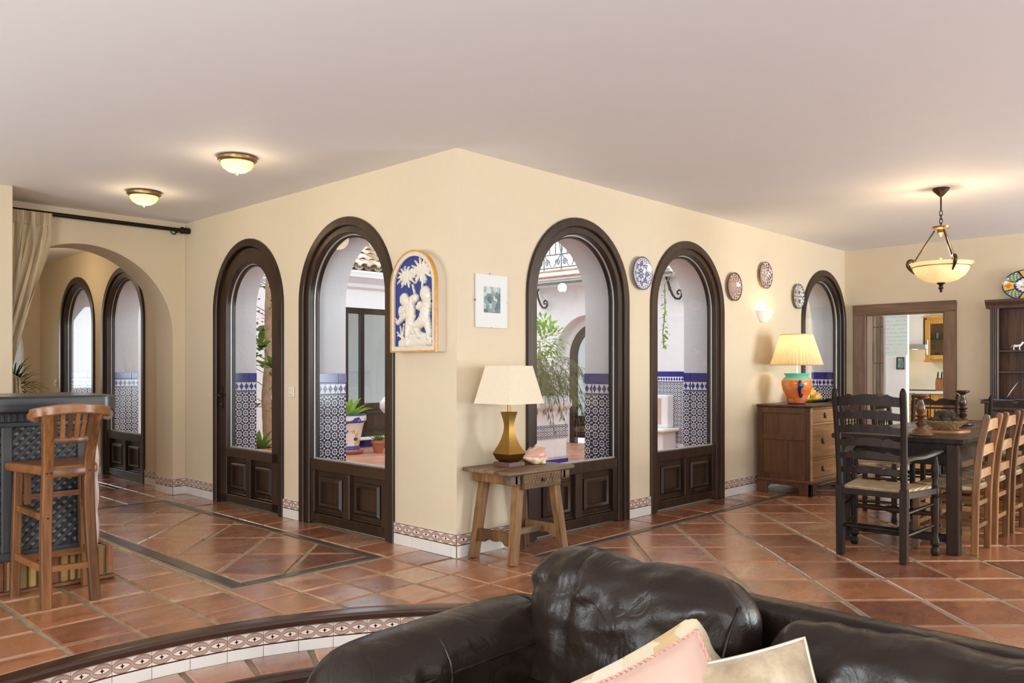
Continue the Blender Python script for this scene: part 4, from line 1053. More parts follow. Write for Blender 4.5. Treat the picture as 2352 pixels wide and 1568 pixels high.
# ---- plants
def leaf(g, base, d, L, w, droop=.4, n=4, up=Vector((0, 0, 1)), fold=.2):
    d = Vector(d).normalized(); s = d.cross(up)
    if s.length < .05: s = Vector((1, 0, 0))
    s.normalize(); p = Vector(base); rows = []
    for i in range(n+1):
        t = i/n; ww = w*sin(pi*min(1, t*.93+.07))*(1 if t < .99 else .15); dd = (d+Vector((0, 0, -droop*t*t))).normalized()
        u = s.cross(dd).normalized(); rows.append((p-s*ww+u*ww*fold, p.copy(), p+s*ww+u*ww*fold)); p = p+dd*(L/n)
    o = len(g.v)
    for r in rows: g.v += [tuple(q) for q in r]
    for i in range(n):
        a = o+i*3; g.f += [(a, a+1, a+4, a+3), (a+1, a+2, a+5, a+4)]
rnd = random.Random(3)
def rdir(r, zlo=-.2, zhi=1): a = r.uniform(0, 2*pi); z = r.uniform(zlo, zhi); k = sqrt(max(0, 1-z*z)); return Vector((k*cos(a), k*sin(a), z))
t = thing('weeping_shrub', 'wispy drooping shrub spilling over the white patio planter', 'shrub', (5.25, 4.05, ZC+.995))
g = G(); fr = G()
for i in range(210):
    a = rnd.uniform(0, 2*pi); rr = rnd.uniform(.05, .4); b = Vector((rr*cos(a), rr*sin(a), rnd.uniform(.1, .55))); d = rdir(rnd, .0, .8); L = rnd.uniform(.35, .8); p = b.copy(); pts = [b]
    for k in range(7): d = (d+Vector((0, 0, -.34))).normalized(); p = p+d*L/6; pts.append(p.copy())
    fr.tube(pts, [.004]*8, 3, cap=False)
    for k in range(2, 8):
        for s in range(4): leaf(fr, pts[k], (d+rdir(rnd, -1, .4)*.8), rnd.uniform(.06, .12), .004, .6, 2)
tag(fr.obj('fronds', 'frond_fine', t, 0, False), kind='stuff')
g.tube([(0, 0, 0), (.02, 0, .3), (-.02, .03, .6)], [.03, .025, .015], 7); g.obj('stem', 'bark', t)
t = thing('patio_shrub', 'bright green leafy shrub behind the wispy plant in the patio planter', 'shrub', (5.5, 4.2, ZC+.995))
g = G()
for i in range(420):
    v = rdir(rnd, -.7, 1); c = Vector((0, 0, .78))+v*rnd.uniform(.2, .4); leaf(g, c, v+rdir(rnd, -.5, .5)*.6, rnd.uniform(.07, .13), .022, .8, 3)
tag(g.obj('foliage', 'leaf_bright', t, 0, False), kind='stuff')
g = G(); g.tube([(0, 0, 0), (.03, 0, .35), (0, 0, .8)], [.025, .02, .012], 7)
for i in range(7): v = rdir(rnd, .2, .9); g.tube([(0, 0, .5), tuple(Vector((0, 0, .55))+v*.35)], [.01, .004], 5)
g.obj('stem', 'bark', t)
t = thing('papaya_tree', 'slender bare trunked tree with big leaves and pink flowers outside the glass door', 'tree', (1.912, 5.8, ZC))
pts = [(0, 0, 0), (.03, 0, .5), (.01, .02, 1.0), (.05, .02, 1.5), (.03, 0, 2.1), (.06, .02, 2.8), (.05, 0, 3.4)]
g = G(); rs = []; P2 = []
for i in range(37):
    f_ = i/36*6; k = min(5, int(f_)); q = Vector(pts[k]).lerp(Vector(pts[k+1]), f_-k); P2.append(q); rs.append((.075-.0011*i)*(1+.07*(i % 2)))
g.tube(P2, rs, 12); g.obj('trunk', 'bark', t, 60)
g = G(); h = G()
for i in range(46):
    zz = rnd.uniform(.75, 3.4); a = rnd.uniform(0, 2*pi); d = Vector((cos(a), sin(a), .35)); L = rnd.uniform(.2, .45); b = Vector((.03, 0, zz)); e = b+d*L; h.tube([b, b+d*L*.5+Vector((0, 0, .04)), e], .005, 4, cap=False)
    for k in range(7): v = (d+rdir(rnd, -.5, .5)*.9); leaf(g, e, v, rnd.uniform(.16, .3), .055, .7, 4)
tag(g.obj('leaves', 'leaf_green', t, 0, False), kind='stuff'); tag(h.obj('leaf_stalks', 'thin_stem', t, 30), kind='stuff')
g = G()
for i in range(60): v = rdir(rnd, -1, 1); leaf(g, Vector((rnd.uniform(-.25, .35), rnd.uniform(-.3, .3), rnd.uniform(1.75, 2.4))), v, .05, .02, .3, 2)
tag(g.obj('flowers', 'petal_pink', t, 0, False), kind='stuff')
t = thing('monstera', 'broad leaved climbing plant on the patio jamb behind the pleated lamp', 'plant', (6.05, .62, ZC))
g = G(); g.tube([(0, 0, 0), (.02, .02, .8), (-.03, 0, 1.5), (-.08, .03, 2.3)], [.02, .018, .015, .01], 7); g.obj('stem', 'thin_stem', t)
g = G()
for (b, d, L, w) in [((-.0, -.02, 1.95), (-.25, -.55, -.75), .42, .15), ((.02, 0, 1.75), (.2, -.35, -.9), .38, .12), ((-.08, 0, 2.25), (-.75, -.4, -.35), .4, .12), ((-.06, .1, 1.4), (-.5, .3, .1), .35, .13), ((0, .1, 2.3), (.3, .4, .5), .4, .14)]:
    g = G(); leaf(g, b, d, L, w, .4, 8, fold=.12); g.obj('leaf', 'leaf_bright', t, 0, False)
t = thing('aloe_pot', 'aloe in a painted white and blue ceramic pot outside the window beside the relief', 'potted plant', (4.12, 7.2, ZC+.045))
g = G(); g.lathe([(.13, 0), (.15, .03), (.14, .06), (.19, .3), (.215, .33), (.215, .4), (.2, .4), (.18, .34)], 24); g.obj('pot', 'painted_pot', t)
g = G(); g.lathe([(.17, -.03), (.19, 0), (.18, .002)], 20); g.obj('saucer', 'clay_pot', t)
g = G(); g.lathe([(.178, .33), (.178, .345)], 16); g.obj('soil', 'soil', t)
g = G()
for i in range(18): a = i*2.4; v = Vector((cos(a), sin(a), rnd.uniform(.5, 1.6))); g = G(); leaf(g, (.05*cos(a), .05*sin(a), .34), v, rnd.uniform(.22, .36), .03, .7, 6, fold=.5); g.obj('leaf', 'leaf_bright', t, 0, False)
t.scale = (1.55, 1.55, 1.5)
def clay(x, y, z, s, lab, kind):
    t = thing('clay_pot', lab, 'potted plant', (x, y, z)); g = G(); g.lathe([(.09*s, 0), (.13*s, .2*s), (.145*s, .2*s), (.145*s, .26*s), (.125*s, .26*s), (.12*s, .2*s)], 18); g.obj('pot', 'clay_pot', t)
    g = G(); g.lathe([(.12*s, .2*s), (.12*s, .215*s)], 14); g.obj('soil', 'soil', t); g = G()
    for i in range(14): a = i*2.4; v = Vector((cos(a), sin(a), rnd.uniform(.6, 1.8))); leaf(g, (0, 0, .2*s), v, rnd.uniform(.15, .3)*s, .035*s, .6, 5)
    tag(g.obj('leaves', 'leaf_green', t, 0, False), kind='stuff')
clay(1.56, 5.42, ZC, 1.5, 'tall terracotta pot with a leafy plant beside the bare trunk', 0)
clay(4.55, 6.9, ZC, .8, 'small terracotta pot with a seedling in front of the wide patio window', 0)
clay(5.2, 7.5, ZC, .7, 'low terracotta pot on the patio floor at the step of the wide window', 0)
t = thing('hanging_vine', 'thin hanging vine with small leaves on the patio side of the wall', 'vine', (5.65, 2.1, 0)); g = G(); h = G()
g.tube([(.0, .0, 2.35), (.01, 0, 2.0), (-.03, .01, 1.7), (-.02, 0, 1.5)], .006, 5)
for i in range(40): zz = 2.35-.85*(i/40)**.7; leaf(h, (0, 0, zz), rdir(rnd, -.7, .2), rnd.uniform(.05, .1), .02, .5, 3)
g.tube([(0, 0, 2.35), (.3, .02, 2.6), (.6, .05, 2.7), (2.2, .1, 2.74)], .006, 5)
tag(h.obj('leaves', 'leaf_bright', t, 0, False), kind='stuff'); g.obj('stem', 'thin_stem', t)
# ================================================================ BAR
t = thing('bar_counter', 'dark wooden bar with lattice front on a brick foot', 'bar', (0, 0, 0))
def rpoly(x0, x1, y0, y1, r, n=8):
    p = [(x0, y0)]+[(x1-r+r*sin(pi/2*i/n), y0+r-r*cos(pi/2*i/n)) for i in range(n+1)]+[(x1, y1), (x0, y1)]; return p
g = G(); P0 = rpoly(-4.2, -1.755, .90, 1.62, .09); P1 = rpoly(-4.2, -1.767, .912, 1.62, .08); P2 = rpoly(-4.2, -1.79, .935, 1.62, .07)
n = len(P0)
for pp, zz in ((P2, .985), (P1, .988), (P0, 1.0), (P0, 1.065), (P1, 1.078)): g.v += [(x, y, zz) for x, y in pp]
g.f = [tuple(range(n))[::-1], tuple(range(4*n, 5*n))]+[(k*n+i, k*n+(i+1) % n, (k+1)*n+(i+1) % n, (k+1)*n+i) for k in range(4) for i in range(n)]
g.obj('worktop', 'bar_wood', t, 40)
plain('painted_backlight', S(176, 176, 170), .7, var=.4, vs=22)  # pale mottled board colour paints in the light showing through the lattice holes
g = G(); g.box(-4.2, -1.87, 1.130, 1.16, .19, .99); g.obj('back_board', 'painted_backlight', t, 0)
g = G(); g.box(-1.885, -1.86, 1.11, 1.6, .19, .99, .003); g.obj('end_panel', 'bar_wood_z', t)
g = G(); g.box(-4.2, -1.86, 1.085, 1.13, .93, .985, .006); fz = g.obj('frieze', 'bar_wood', t)
for i in range(40): g = G(); g.box(-1.885-i*.032, -1.867-i*.032, 1.078, 1.09, .935, .98, .003); g.obj('frieze_block', 'bar_wood_z', fz)
g = G(); g.box(-4.2, -1.86, 1.09, 1.14, .185, .235, .005); g.obj('bottom_rail', 'bar_wood', t)
g = G(); g.box(-4.2, -1.86, 1.09, 1.14, .905, .935, .005); g.obj('top_rail', 'bar_wood', t)
pan = [(-2.245, -1.915), (-2.63, -2.295), (-3.01, -2.68)]
for x in (-1.915, -2.295, -2.68, -3.06): g = G(); g.box(x, x+.052, 1.088, 1.142, .23, .91, .006); g.obj('stile', 'bar_wood_z', t)
for x0, x1 in pan:
    z0, z1 = .235, .905; w = .0085; pitch = .053
    for s in (1, -1):
        for k in range(-16, 30):
            # strip centre line z - z0 = s*(x - x0) + k*pitch, clipped to the panel
            c = z0+k*pitch if s > 0 else z0+k*pitch
            poly = [(x0-1, c-s*1-w*1.41), (x0+2, c+s*2-w*1.41), (x0+2, c+s*2+w*1.41), (x0-1, c-s*1+w*1.41)]
            if s < 0: poly = [(x0-1, c+1-w*1.41), (x0+2, c-2-w*1.41), (x0+2, c-2+w*1.41), (x0-1, c+1+w*1.41)]
            q = clip_rect(poly, x0+.005, x1+.012 if False else x1, z0, z1)
            if len(q) < 3 or abs(parea(q)) < .0006: continue
            g = G(); y = 1.105 if s > 0 else 1.117; g.prism(q, y, y+.012, 1); g.obj('lattice_slat', 'bar_wood_z', t, 0)
g = G(); g.box(-4.2, -1.74, 1.12, 1.62, 0, .185); g.obj('brick_bed', 'brick_mortar', t, 0)
x = -1.715; k = 0
while x > -3.1:
    w = random.choice((.04, .055, .062, .05)); g = G(); dz = random.uniform(-.008, .006); dy = random.uniform(-.008, .006)
    g.box(x-w+.006, x-.006, 1.095+dy, 1.2, .022, .185+dz, .008); g.obj('brick', 'old_brick', t); x -= w
y = 1.2
while y < 1.62: g = G(); g.box(-1.8, -1.705+random.uniform(-.006, .006), y+.006, y+.054, .022, .185, .008); g.obj('brick', 'old_brick', t); y += .06
g = G(); g.box(-3.1, -1.71, 1.09, 1.3, .0, .02, .006); g.obj('foot_course', 'old_brick', t)
t2 = thing('turned_post', 'slender turned pale pink post under the end of the bar top', 'post', (-1.79, 1.19, .186))
plain('pale_pink', S(214, 190, 182), .3, var=.08); prof = []
for i in range(41):
    z_ = i/40*.796; prof.append((.012+.010*abs(sin(z_*pi/.2)), z_))
g = G(); g.lathe(prof, 14); g.obj('shaft', 'pale_pink', t2, 50)
# ---- bar stool
t = thing('bar_stool', 'tall brown wooden bar stool with curved slatted back, facing the bar', 'stool', (-2.08, .88, 0))
def wp(p): return (p[0]+2.08, p[1]-.88, p[2])
def curve(pts, n=16):
    P = [Vector(p) for p in pts]; out = []; m = len(P)-1
    for i in range(n+1):
        f = i/n*m; k = min(m-1, int(f)); u = f-k; p0, p1, p2, p3 = P[max(k-1, 0)], P[k], P[k+1], P[min(k+2, m)]
        out.append(.5*((2*p1)+(p2-p0)*u+(2*p0-5*p1+4*p2-p3)*u*u+(3*p1-p0-3*p2+p3)*u*u*u))
    return out
def strip(g, pts, w, h, up=(0, 1, 0)):                 # rectangular section along a curve
    P = [Vector(p) for p in pts]; m = len(P); o = len(g.v)
    for i in range(m):
        tt = (P[min(i+1, m-1)]-P[max(i-1, 0)]).normalized(); u = Vector(up); u = (u-tt*tt.dot(u)).normalized(); s = tt.cross(u)
        ww = w[i] if isinstance(w, list) else w; hh = h[i] if isinstance(h, list) else h; c = .12
        for a, b in ((-1+2*c, -1), (1-2*c, -1), (1, -1+2*c), (1, 1-2*c), (1-2*c, 1), (-1+2*c, 1), (-1, 1-2*c), (-1, -1+2*c)): g.v.append(tuple(P[i]+s*(a*ww/2)+u*(b*hh/2)))
    for i in range(m-1):
        for k in range(8): g.f.append((o+i*8+k, o+i*8+(k+1) % 8, o+(i+1)*8+(k+1) % 8, o+(i+1)*8+k))
    g.f.append(tuple(o+k for k in range(8))[::-1]); g.f.append(tuple(o+(m-1)*8+k for k in range(8))); return g
LP = [(-2.2, .685, 0), (-2.197, .70, .4), (-2.19, .69, .7), (-2.2, .655, .86), (-2.215, .61, 1.0)]; RPp = [(-1.965, .681, 0), (-1.985, .70, .4), (-1.996, .69, .7), (-1.99, .655, .86), (-1.98, .61, 1.0)]
for P in (LP, RPp): g = G(); strip(g, [wp(p) for p in curve(P)], .05, .042); g.obj('back_leg', 'teak', t)
FL = [(-2.245, 1.05, 0), (-2.238, 1.045, .35), (-2.23, 1.04, .68)]; FR = [(-1.89, 1.045, 0), (-1.9, 1.045, .35), (-1.91, 1.04, .68)]
for P in (FL, FR): g = G(); strip(g, [wp(p) for p in curve(P, 8)], .042, .042); g.obj('front_leg', 'teak', t)
def seat_fn(q):
    w = 1.0-.36*(.5-q.y/.42); d = min(0, -(.5-abs(q.x/.44))*.0); return Vector((q.x*(.58+.36*(q.y/.42+.5))*1.0, q.y, q.z-.012*(1-min(1, (q.x/.2)**2+(q.y/.2)**2))*(1 if q.z > 0 else 0)))
g = softbox(.44, .42, .05, .018, 12, seat_fn); o = g.obj('seat', 'teak_x', t, 50); o.location = wp((-2.08, .885, .70))
cr = curve([(-2.25, .70, .992), (-2.238, .64, 1.003), (-2.19, .595, 1.015), (-2.095, .572, 1.022), (-2.0, .59, 1.015), (-1.935, .635, 1.003), (-1.905, .70, .992)], 24)
g = G(); strip(g, [wp(p) for p in cr], [.046]*25, [.05]*25, (0, 0, 1)); 
for p in (cr[0], cr[-1]): g.tube([wp((p.x, p.y-.03, p.z-.012)), wp((p.x, p.y+.02, p.z-.012))], .028, 14)
g.obj('crest_rail', 'teak_x', t, 40)
g = G(); strip(g, [wp(p) for p in curve([(-2.195, .655, .86), (-2.09, .63, .857), (-1.995, .655, .86)], 8)], .022, .038, (0, 0, 1)); g.obj('lower_back_rail', 'teak_x', t)
g = G(); strip(g, [wp(p) for p in curve([(-2.19, .69, .69), (-2.09, .672, .688), (-1.996, .69, .69)], 8)], .026, .05, (0, 0, 1)); g.obj('seat_rail', 'teak_x', t)
for i in range(6):
    f = (i+.7)/6.4; a = Vector((-2.192+f*.195, .652-.028*sin(pi*f), .868)); b = Vector((-2.21+f*.225, .612-.036*sin(pi*f), 1.01)); g = G(); g.beam(wp(a), wp(b), .02, .012, (0, 1, 0), .003); g.obj('back_slat', 'teak', t)
for a, b, w, h in (((-2.197, .69, .2), (-1.972, .69, .19), .022, .03), ((-2.24, 1.045, .2), (-1.895, 1.045, .2), .022, .035), ((-2.2, .70, .2), (-2.243, 1.045, .22), .022, .035), ((-1.97, .705, .2), (-1.893, 1.045, .22), .022, .035),
                   ((-2.195, .73, .46), (-2.235, 1.04, .48), .022, .032), ((-1.985, .73, .46), (-1.905, 1.04, .48), .022, .032), ((-2.235, 1.042, .53), (-1.905, 1.042, .53), .02, .03)):
    g = G(); g.beam(wp(a), wp(b), w, h); g.obj('stretcher', 'teak_x', t)
for a, b in (((-2.21, .95, .5), (-2.21, .95, .68)), ((-1.93, .95, .5), (-1.93, .95, .68))): g = G(); g.beam(wp(a), wp(b), .03, .022); g.obj('side_strut', 'teak', t)
for q in ((-2.2, .664, .69), (-2.18, .664, .69), (-2.193, .672, .46), (-1.996, .664, .69)): g = G(); g.lathe([(.004, 0), (.004, .006)], 8, wp(q), 1); g.obj('peg', 'dark_oak', t)
# ================================================================ CURTAIN and rod
t = thing('curtain_rod', 'long dark iron curtain rod above the archway', 'curtain rod', (0, 3.86, 2.567))
g = G(); g.tube([(-2.4, 0, 0), (-.03, 0, 0)], .019, 12); g.obj('pole', 'iron', t)
g = G(); g.lathe([(.019, -.06), (.032, -.05), (.034, -.03), (.022, -.022), (.03, -.012), (.03, .03), (.02, .034)], 14, (-.04, 0, 0), 0); g.obj('finial', 'iron', t)
g = G(); g.tube([(-.1, 0, -.005), (-.1, .085, -.005)], .014, 8); g.obj('bracket', 'iron', t)
g = G(); g.tube([(-.16+.026*cos(a), 0, -.02+.026*sin(a)) for a in [2*pi*i/14 for i in range(14)]], .006, 6, True); rg = g.obj('ring', 'iron', t)
for i in range(8): o = put(rg.data, 'ring', (-1.1-i*.1, 0, 0), 0, t)
def curt(u, v):
    # u across, v down; tied back towards the left
    z = 2.555-v*2.35; k = min(1, max(0, (2.5-z)/1.35)); pinch = k*k*(3-2*k) if z > 1.15 else 1-.15*min(1, (1.15-z)/.8)
    xr = -1.245-.30*pinch-(.0 if z > 1.15 else -.06); wd = .75*(1-.72*pinch); x = xr-wd*u
    amp = .03*(1-.35*pinch); ph = u*2*pi*9
    hd = 1 if z > 2.42 else 0
    y = amp*sin(ph)+.012*sin(ph*2.3+z*5)*(1-hd)-.02*pinch
    if .0 < v < .06: y *= 1.0
    return (x+.008*sin(ph*1.7+z*9), 3.80+y, z-.05*pinch*(1-u) if z > 1.3 else z)
g = G(); g.grid(curt, 150, 60); v0 = list(g.v); nn = len(v0)
g.v += [(x, y+.004, z) for x, y, z in v0]; g.f += [tuple(i+nn for i in f[::-1]) for f in list(g.f)]
t = thing('curtain', 'cream pleated curtain tied back beside the archway', 'curtain', (0, 0, 0))
o = g.obj('cloth', 'curtain_cloth', t, 60, False)
g = G(); g.grid(lambda u, v: (-1.24-.75*u, 3.795+.012*sin(u*2*pi*36), 2.56-.11*v), 160, 2); g.obj('heading_tape', 'curtain_cloth', t, 60, False)
# passage palm
t = thing('palm_plant', 'spiky green palm in the passage behind the bar top', 'plant', (-.62, 7.3, 0))
g = G(); g.lathe([(.13, 0), (.17, .3), (.18, .3), (.18, .34), (.15, .34)], 18); g.obj('pot', 'clay_pot', t)
g = G(); g.tube([(0, 0, .3), (.02, 0, .7), (0, .02, 1.0)], [.03, .025, .02], 8); g.obj('stem', 'bark', t); g = G()
for i in range(110): leaf(g, (0, 0, 1.0+rnd.uniform(-.1, .06)), rdir(rnd, -.1, 1), rnd.uniform(.3, .5), .009, 1.3, 6)
g.obj('fronds', 'leaf_dark', t, 0, False)
# ================================================================ WALL FITTINGS
def switch(y, z, lab):
    t = thing('light_switch', lab, 'switch', (-.001, y, z)); g = G(); g.box(-.012, 0, -.042, .042, -.042, .042, .004); g.obj('plate', 'plastic_white', t); g = G(); g.box(-.02, -.012, -.022, .022, -.022, .022, .004); g.obj('rocker', 'plastic_white', t)
switch(1.99, 1.035, 'cream light switch between the two arched doors'); switch(7.77, 1.04, 'cream light switch on the passage wall by the palm')
def wall_plate(x, z, mat, lab, loc=None, rz=0, sc=None, rx=0, ry=0):
    g = G(); prof = [(.001, .004), (.075, .006), (.082, .0), (.13, -.016), (.1375, -.018), (.1375, -.012), (.125, -.004), (.08, .014), (.001, .016)]
    g.lathe(prof, 48, (0, 0, 0), 1, True); o = g.obj('wall_plate', mat, None, 50, lab=lab, cat='plate'); o.location = loc or (x, -.018, z); o.rotation_euler = (rx, ry, rz)
    if sc: o.scale = sc
    return o
for q in ((2.05, 2.015, 'plate_blue', 'round blue and white rosette plate between two arched windows'), (3.598, 2.018, 'plate_red', 'round plate with red and black radiating pattern beside the arched window'),
          (4.246, 2.183, 'plate_lilac', 'round lilac patterned plate hung above the wall sconce'), (5.02, 2.017, 'plate_grey', 'round grey and white plate touching the last arched window')): wall_plate(*q)
t = thing('wall_sconce', 'half bowl plaster wall sconce lit from inside, above the lamp', 'sconce', (4.215, 0, 1.70))
g = G(); g.grid(lambda u, v: ((.04+.1*v**.7)*cos(pi*u)*-1, -(.035+.085*v**.7)*sin(pi*u)-.001, .115*v), 24, 8); m_ = len(g.v)
g.grid(lambda u, v: ((.036+.092*v**.7)*cos(pi*u)*-1, -(.03+.078*v**.7)*sin(pi*u)-.001, .005+.11*v), 24, 8); b_ = 8*25
for i in range(24): g.f.append((b_+i, b_+i+1, m_+b_+i+1, m_+b_+i)); g.f.append((i, i+1, m_+i+1, m_+i))
g.obj('bowl', 'ceramic_white', t, 50)
g = G(); g.box(-.05, .05, -.035, -.001, .0, .012, .003); g.obj('base', 'ceramic_white', t)
pt('sconce_light', (4.215, -.055, 1.80), 1.8, (1, .72, .36), .03)
t = thing('picture', 'small grey etching in a clip frame under glass', 'picture', (.308, 0, 1.50))
g = G(); g.box(-.148, .148, -.016, -.002, 0, .355, .001); g.obj('mount', 'paper', t, 0)
g = G(); g.box(-.078, .078, -.0172, -.016, .1, .275); o = g.obj('print', 'etching', t, 0)
for q in ((-.148, .18), (.148, .18), (0, .003)): g = G(); g.box(q[0]-.005, q[0]+.005, -.02, -.001, q[1]-.004, q[1]+.004); g.obj('clip', 'chrome_hook', t)
g = G(); g.box(-.01, .01, -.006, -.001, .352, .366); g.obj('hanger', 'chrome_hook', t)
# glazed cherub relief
plain('relief_border', S(226, 214, 196), .25, var=.1, vs=60, bump=.6, bs=80); plain('relief_edge', S(206, 150, 64), .25, var=.2, vs=30); plain('relief_side', S(226, 214, 196), .3, var=.04)
t = thing('relief_plaque', 'arched glazed relief of two cherubs under palm trees on blue ground', 'relief', (0, .338, 1.335), R(-90))
hw, zsp, hh = .238, .445, .445+.238
def arch2(r, zb): return [(-r, zb)]+[(-r*cos(pi*i/28), zsp+r*sin(pi*i/28)) for i in range(29)]+[(r, zb)]
g = G(); g.prism(arch2(hw-.004, 0.002), -.075, -.001, 1); g.obj('body', 'relief_side', t, 40)
def arch_band(r0, r1, z0, z1, t0, t1):
    a, b = arch2(r0, z0), arch2(r1, z1); n = len(a); g = G(); g.v = [(x, t1, z) for x, z in a]+[(x, t0, z) for x, z in a]+[(x, t0, z) for x, z in b]+[(x, t1, z) for x, z in b]
    g.f = [(k*n+i, k*n+(i+1) % n, ((k+1) % 4)*n+(i+1) % n, ((k+1) % 4)*n+i) for k in range(4) for i in range(n)]; return g
arch_band(hw-.011, hw, .011, 0, -.094, -.07).obj('edge_band', 'relief_edge', t, 40)
arch_band(hw-.04, hw-.011, .04, .011, -.09, -.07).obj('shell_band', 'relief_border', t, 40)
CAPS = []                                                  # (x0,z0,x1,z1,r0,r1,height): rounded limbs raised from the ground
def cp(*a): CAPS.append(a)
def px(u, v): return ((u-410)/590*.476, (1490-v)/1400*.683)   # from the plaque's own picture
def limb(a, b, r0, r1, h): p, q = px(*a), px(*b); cp(p[0], p[1], q[0], q[1], r0, r1, h)
# figure one: head, body, arms, legs
limb((300, 760), (310, 775), .046, .044, .034); limb((375, 880), (385, 1000), .048, .046, .034); limb((385, 1000), (370, 1100), .046, .04, .034)
limb((365, 1120), (350, 1260), .036, .026, .034); limb((350, 1260), (340, 1390), .026, .018, .03); limb((395, 1120), (420, 1200), .034, .026, .026)
limb((330, 870), (250, 930), .026, .02, .026); limb((310, 980), (215, 1080), .022, .016, .026); limb((250, 900), (250, 950), .03, .026, .018)
limb((400, 860), (410, 790), .02, .016, .036)
# figure two
limb((570, 700), (580, 730), .05, .048, .036); limb((580, 880), (560, 1010), .046, .05, .036); limb((550, 1060), (455, 1140), .046, .03, .038); limb((450, 1140), (500, 1270), .03, .02, .034); limb((590, 1090), (620, 1230), .036, .024, .03); limb((620, 1230), (610, 1310), .022, .018, .028)
limb((600, 850), (500, 890), .024, .02, .04); limb((495, 885), (520, 830), .02, .016, .04); limb((410, 770), (440, 760), .034, .03, .03); limb((460, 740), (440, 720), .02, .016, .026); limb((640, 820), (660, 815), .02, .014, .026)
# ground, rocks, reeds, palms
limb((250, 1370), (640, 1350), .03, .026, .018); limb((420, 1300), (560, 1310), .04, .04, .016); limb((280, 1330), (250, 1380), .026, .02, .018)
for a in ((250, 1280, 190, 1200), (260, 1280, 240, 1120), (270, 1270, 290, 1090), (250, 1260, 200, 1260), (215, 1080, 165, 1000), (210, 1080, 235, 1000), (205, 1090, 165, 1045), (660, 1300, 670, 1000)): limb(a[:2], a[2:], .008, .004, .014)
limb((525, 620), (530, 470), .009, .008, .014); limb((425, 680), (400, 570), .009, .008, .014)
for (cx_, cz_, k) in ((520, 380, 1.15), (320, 440, .9)):
    for i in range(13): a = 2*pi*i/13+.2; limb((cx_, cz_), (cx_+120*k*cos(a), cz_+(130 if sin(a) > 0 else 150)*k*sin(a)), .015, .006, .017)
    for i in range(8): a = 2*pi*i/8+.5; limb((cx_+60*k*cos(a), cz_+70*k*sin(a)), (cx_+140*k*cos(a), cz_+60+110*k*sin(a)), .012, .005, .014)
def relief_h(x, z):
    h = 0
    for (x0, z0, x1, z1, r0, r1, hh_) in CAPS:
        dx, dz = x1-x0, z1-z0; L = dx*dx+dz*dz; u = 0 if L < 1e-9 else max(0, min(1, ((x-x0)*dx+(z-z0)*dz)/L)); r = r0+(r1-r0)*u
        d = sqrt((x-x0-u*dx)**2+(z-z0-u*dz)**2)
        if d < r: h = max(h, hh_*sqrt(1-(d/r)**2)*.75+hh_*.25)
    return h
nx_, nz_ = 96, 136; g = G(); cols = []; ri_ = hw-.04
for j in range(nz_+1):
    for i in range(nx_+1):
        x = -ri_+2*ri_*i/nx_; z = .04+(zsp+ri_-.04)*j/nz_; lim = ri_ if z < zsp else sqrt(max(0, ri_*ri_-(z-zsp)**2)); xx = max(-lim, min(lim, x))
        h = relief_h(xx, z)
        if 0 < h: h += .0025*nz((xx*60, z*60, 3))
        g.v.append((xx, -.077-h, z)); cols.append(S(226, 218, 202) if h > .003 else S(38, 58, 128))
g.f = [(j*(nx_+1)+i, j*(nx_+1)+i+1, (j+1)*(nx_+1)+i+1, (j+1)*(nx_+1)+i) for j in range(nz_) for i in range(nx_)]
me = g.mesh('figures', 'relief_glaze', 60, False); at = me.color_attributes.new('paint', 'FLOAT_COLOR', 'POINT')
for i, c in enumerate(cols): at.data[i].color = c
o = bpy.data.objects.new('figures', me); C.objects.link(o); o.parent = t
# ================================================================ RUSTIC TABLE, LAMP, SHELL
t = thing('side_table', 'small rustic splay legged table with a carved drawer in the corner', 'table', (.34, -.235, 0))
for i in range(3): g = G(); y0 = -.215+i*.1435; g.box(-.315, .315, y0, y0+.142, .562, .587, .006); g.obj('top_board', 'rustic_wood_x', t)
for s in (-1, 1): g = G(); g.box(min(s*.245, s*.215), max(s*.245, s*.215), -.195, .195, .495, .56, .006); g.obj('end_rail', 'rustic_wood', t)
g = G(); g.box(-.22, .22, .165, .185, .48, .56, .004); g.obj('back_rail', 'rustic_wood_x', t)
for x0, x1 in ((-.285, -.19), (.205, .285)): g = G(); g.box(x0, x1, -.195, -.165, .5, .56, .005); g.obj('front_rail', 'rustic_wood_x', t)
g = G(); g.box(-.175, .185, -.205, -.16, .465, .56, .004); d = g.obj('drawer', 'rustic_wood_x', t)
for i in range(12):
    for s in (-1, 1): g = G(); x = -.16+i*.027; g.beam((x, -.206, .48), (x+s*.035, -.206, .552), .003, .004, (0, 1, 0), .0005); g.obj('carving', 'rustic_wood', d, 0)
g = G(); g.lathe([(.004, -.225), (.012, -.222), (.01, -.21), (.006, -.204)], 10, (.0, 0, .515), 1); g.obj('knob', 'iron', d)
LEG = {}
for sx in (-1, 1):
    for sy in (-1, 1):
        g = G(); g.beam((sx*.245, sy*.175, 0), (sx*.165, sy*.15, .53), .055, .048, (0, 1, 0), .004, .058, .05); g.obj('leg', 'rustic_wood', t)
for sx in (-1, 1):
    g = G(); n = 14; top = [(-.165+.33*i/n, .19) for i in range(n+1)]; bot = [(.165-.33*i/n, .105-.012*abs(sin(pi*3*i/n))+(.03 if 3 < i < 11 else .015)) for i in range(n+1)]
    g.prism(top+bot, sx*.222-.011, sx*.222+.011, 0); g.obj('side_stretcher', 'rustic_wood', t, 0)
g = G(); g.box(-.215, .215, -.02, .02, .135, .175, .005); g.obj('centre_stretcher', 'rustic_wood_x', t)
t = thing('table_lamp', 'brass table lamp with square waisted base and tapered cream shade', 'lamp', (.265, -.215, .588))
def sq(g, prof, c=(0, 0)): return g.lathe([(r*sqrt(.5)*2, z) for r, z in prof], 4, (0, 0, 0))
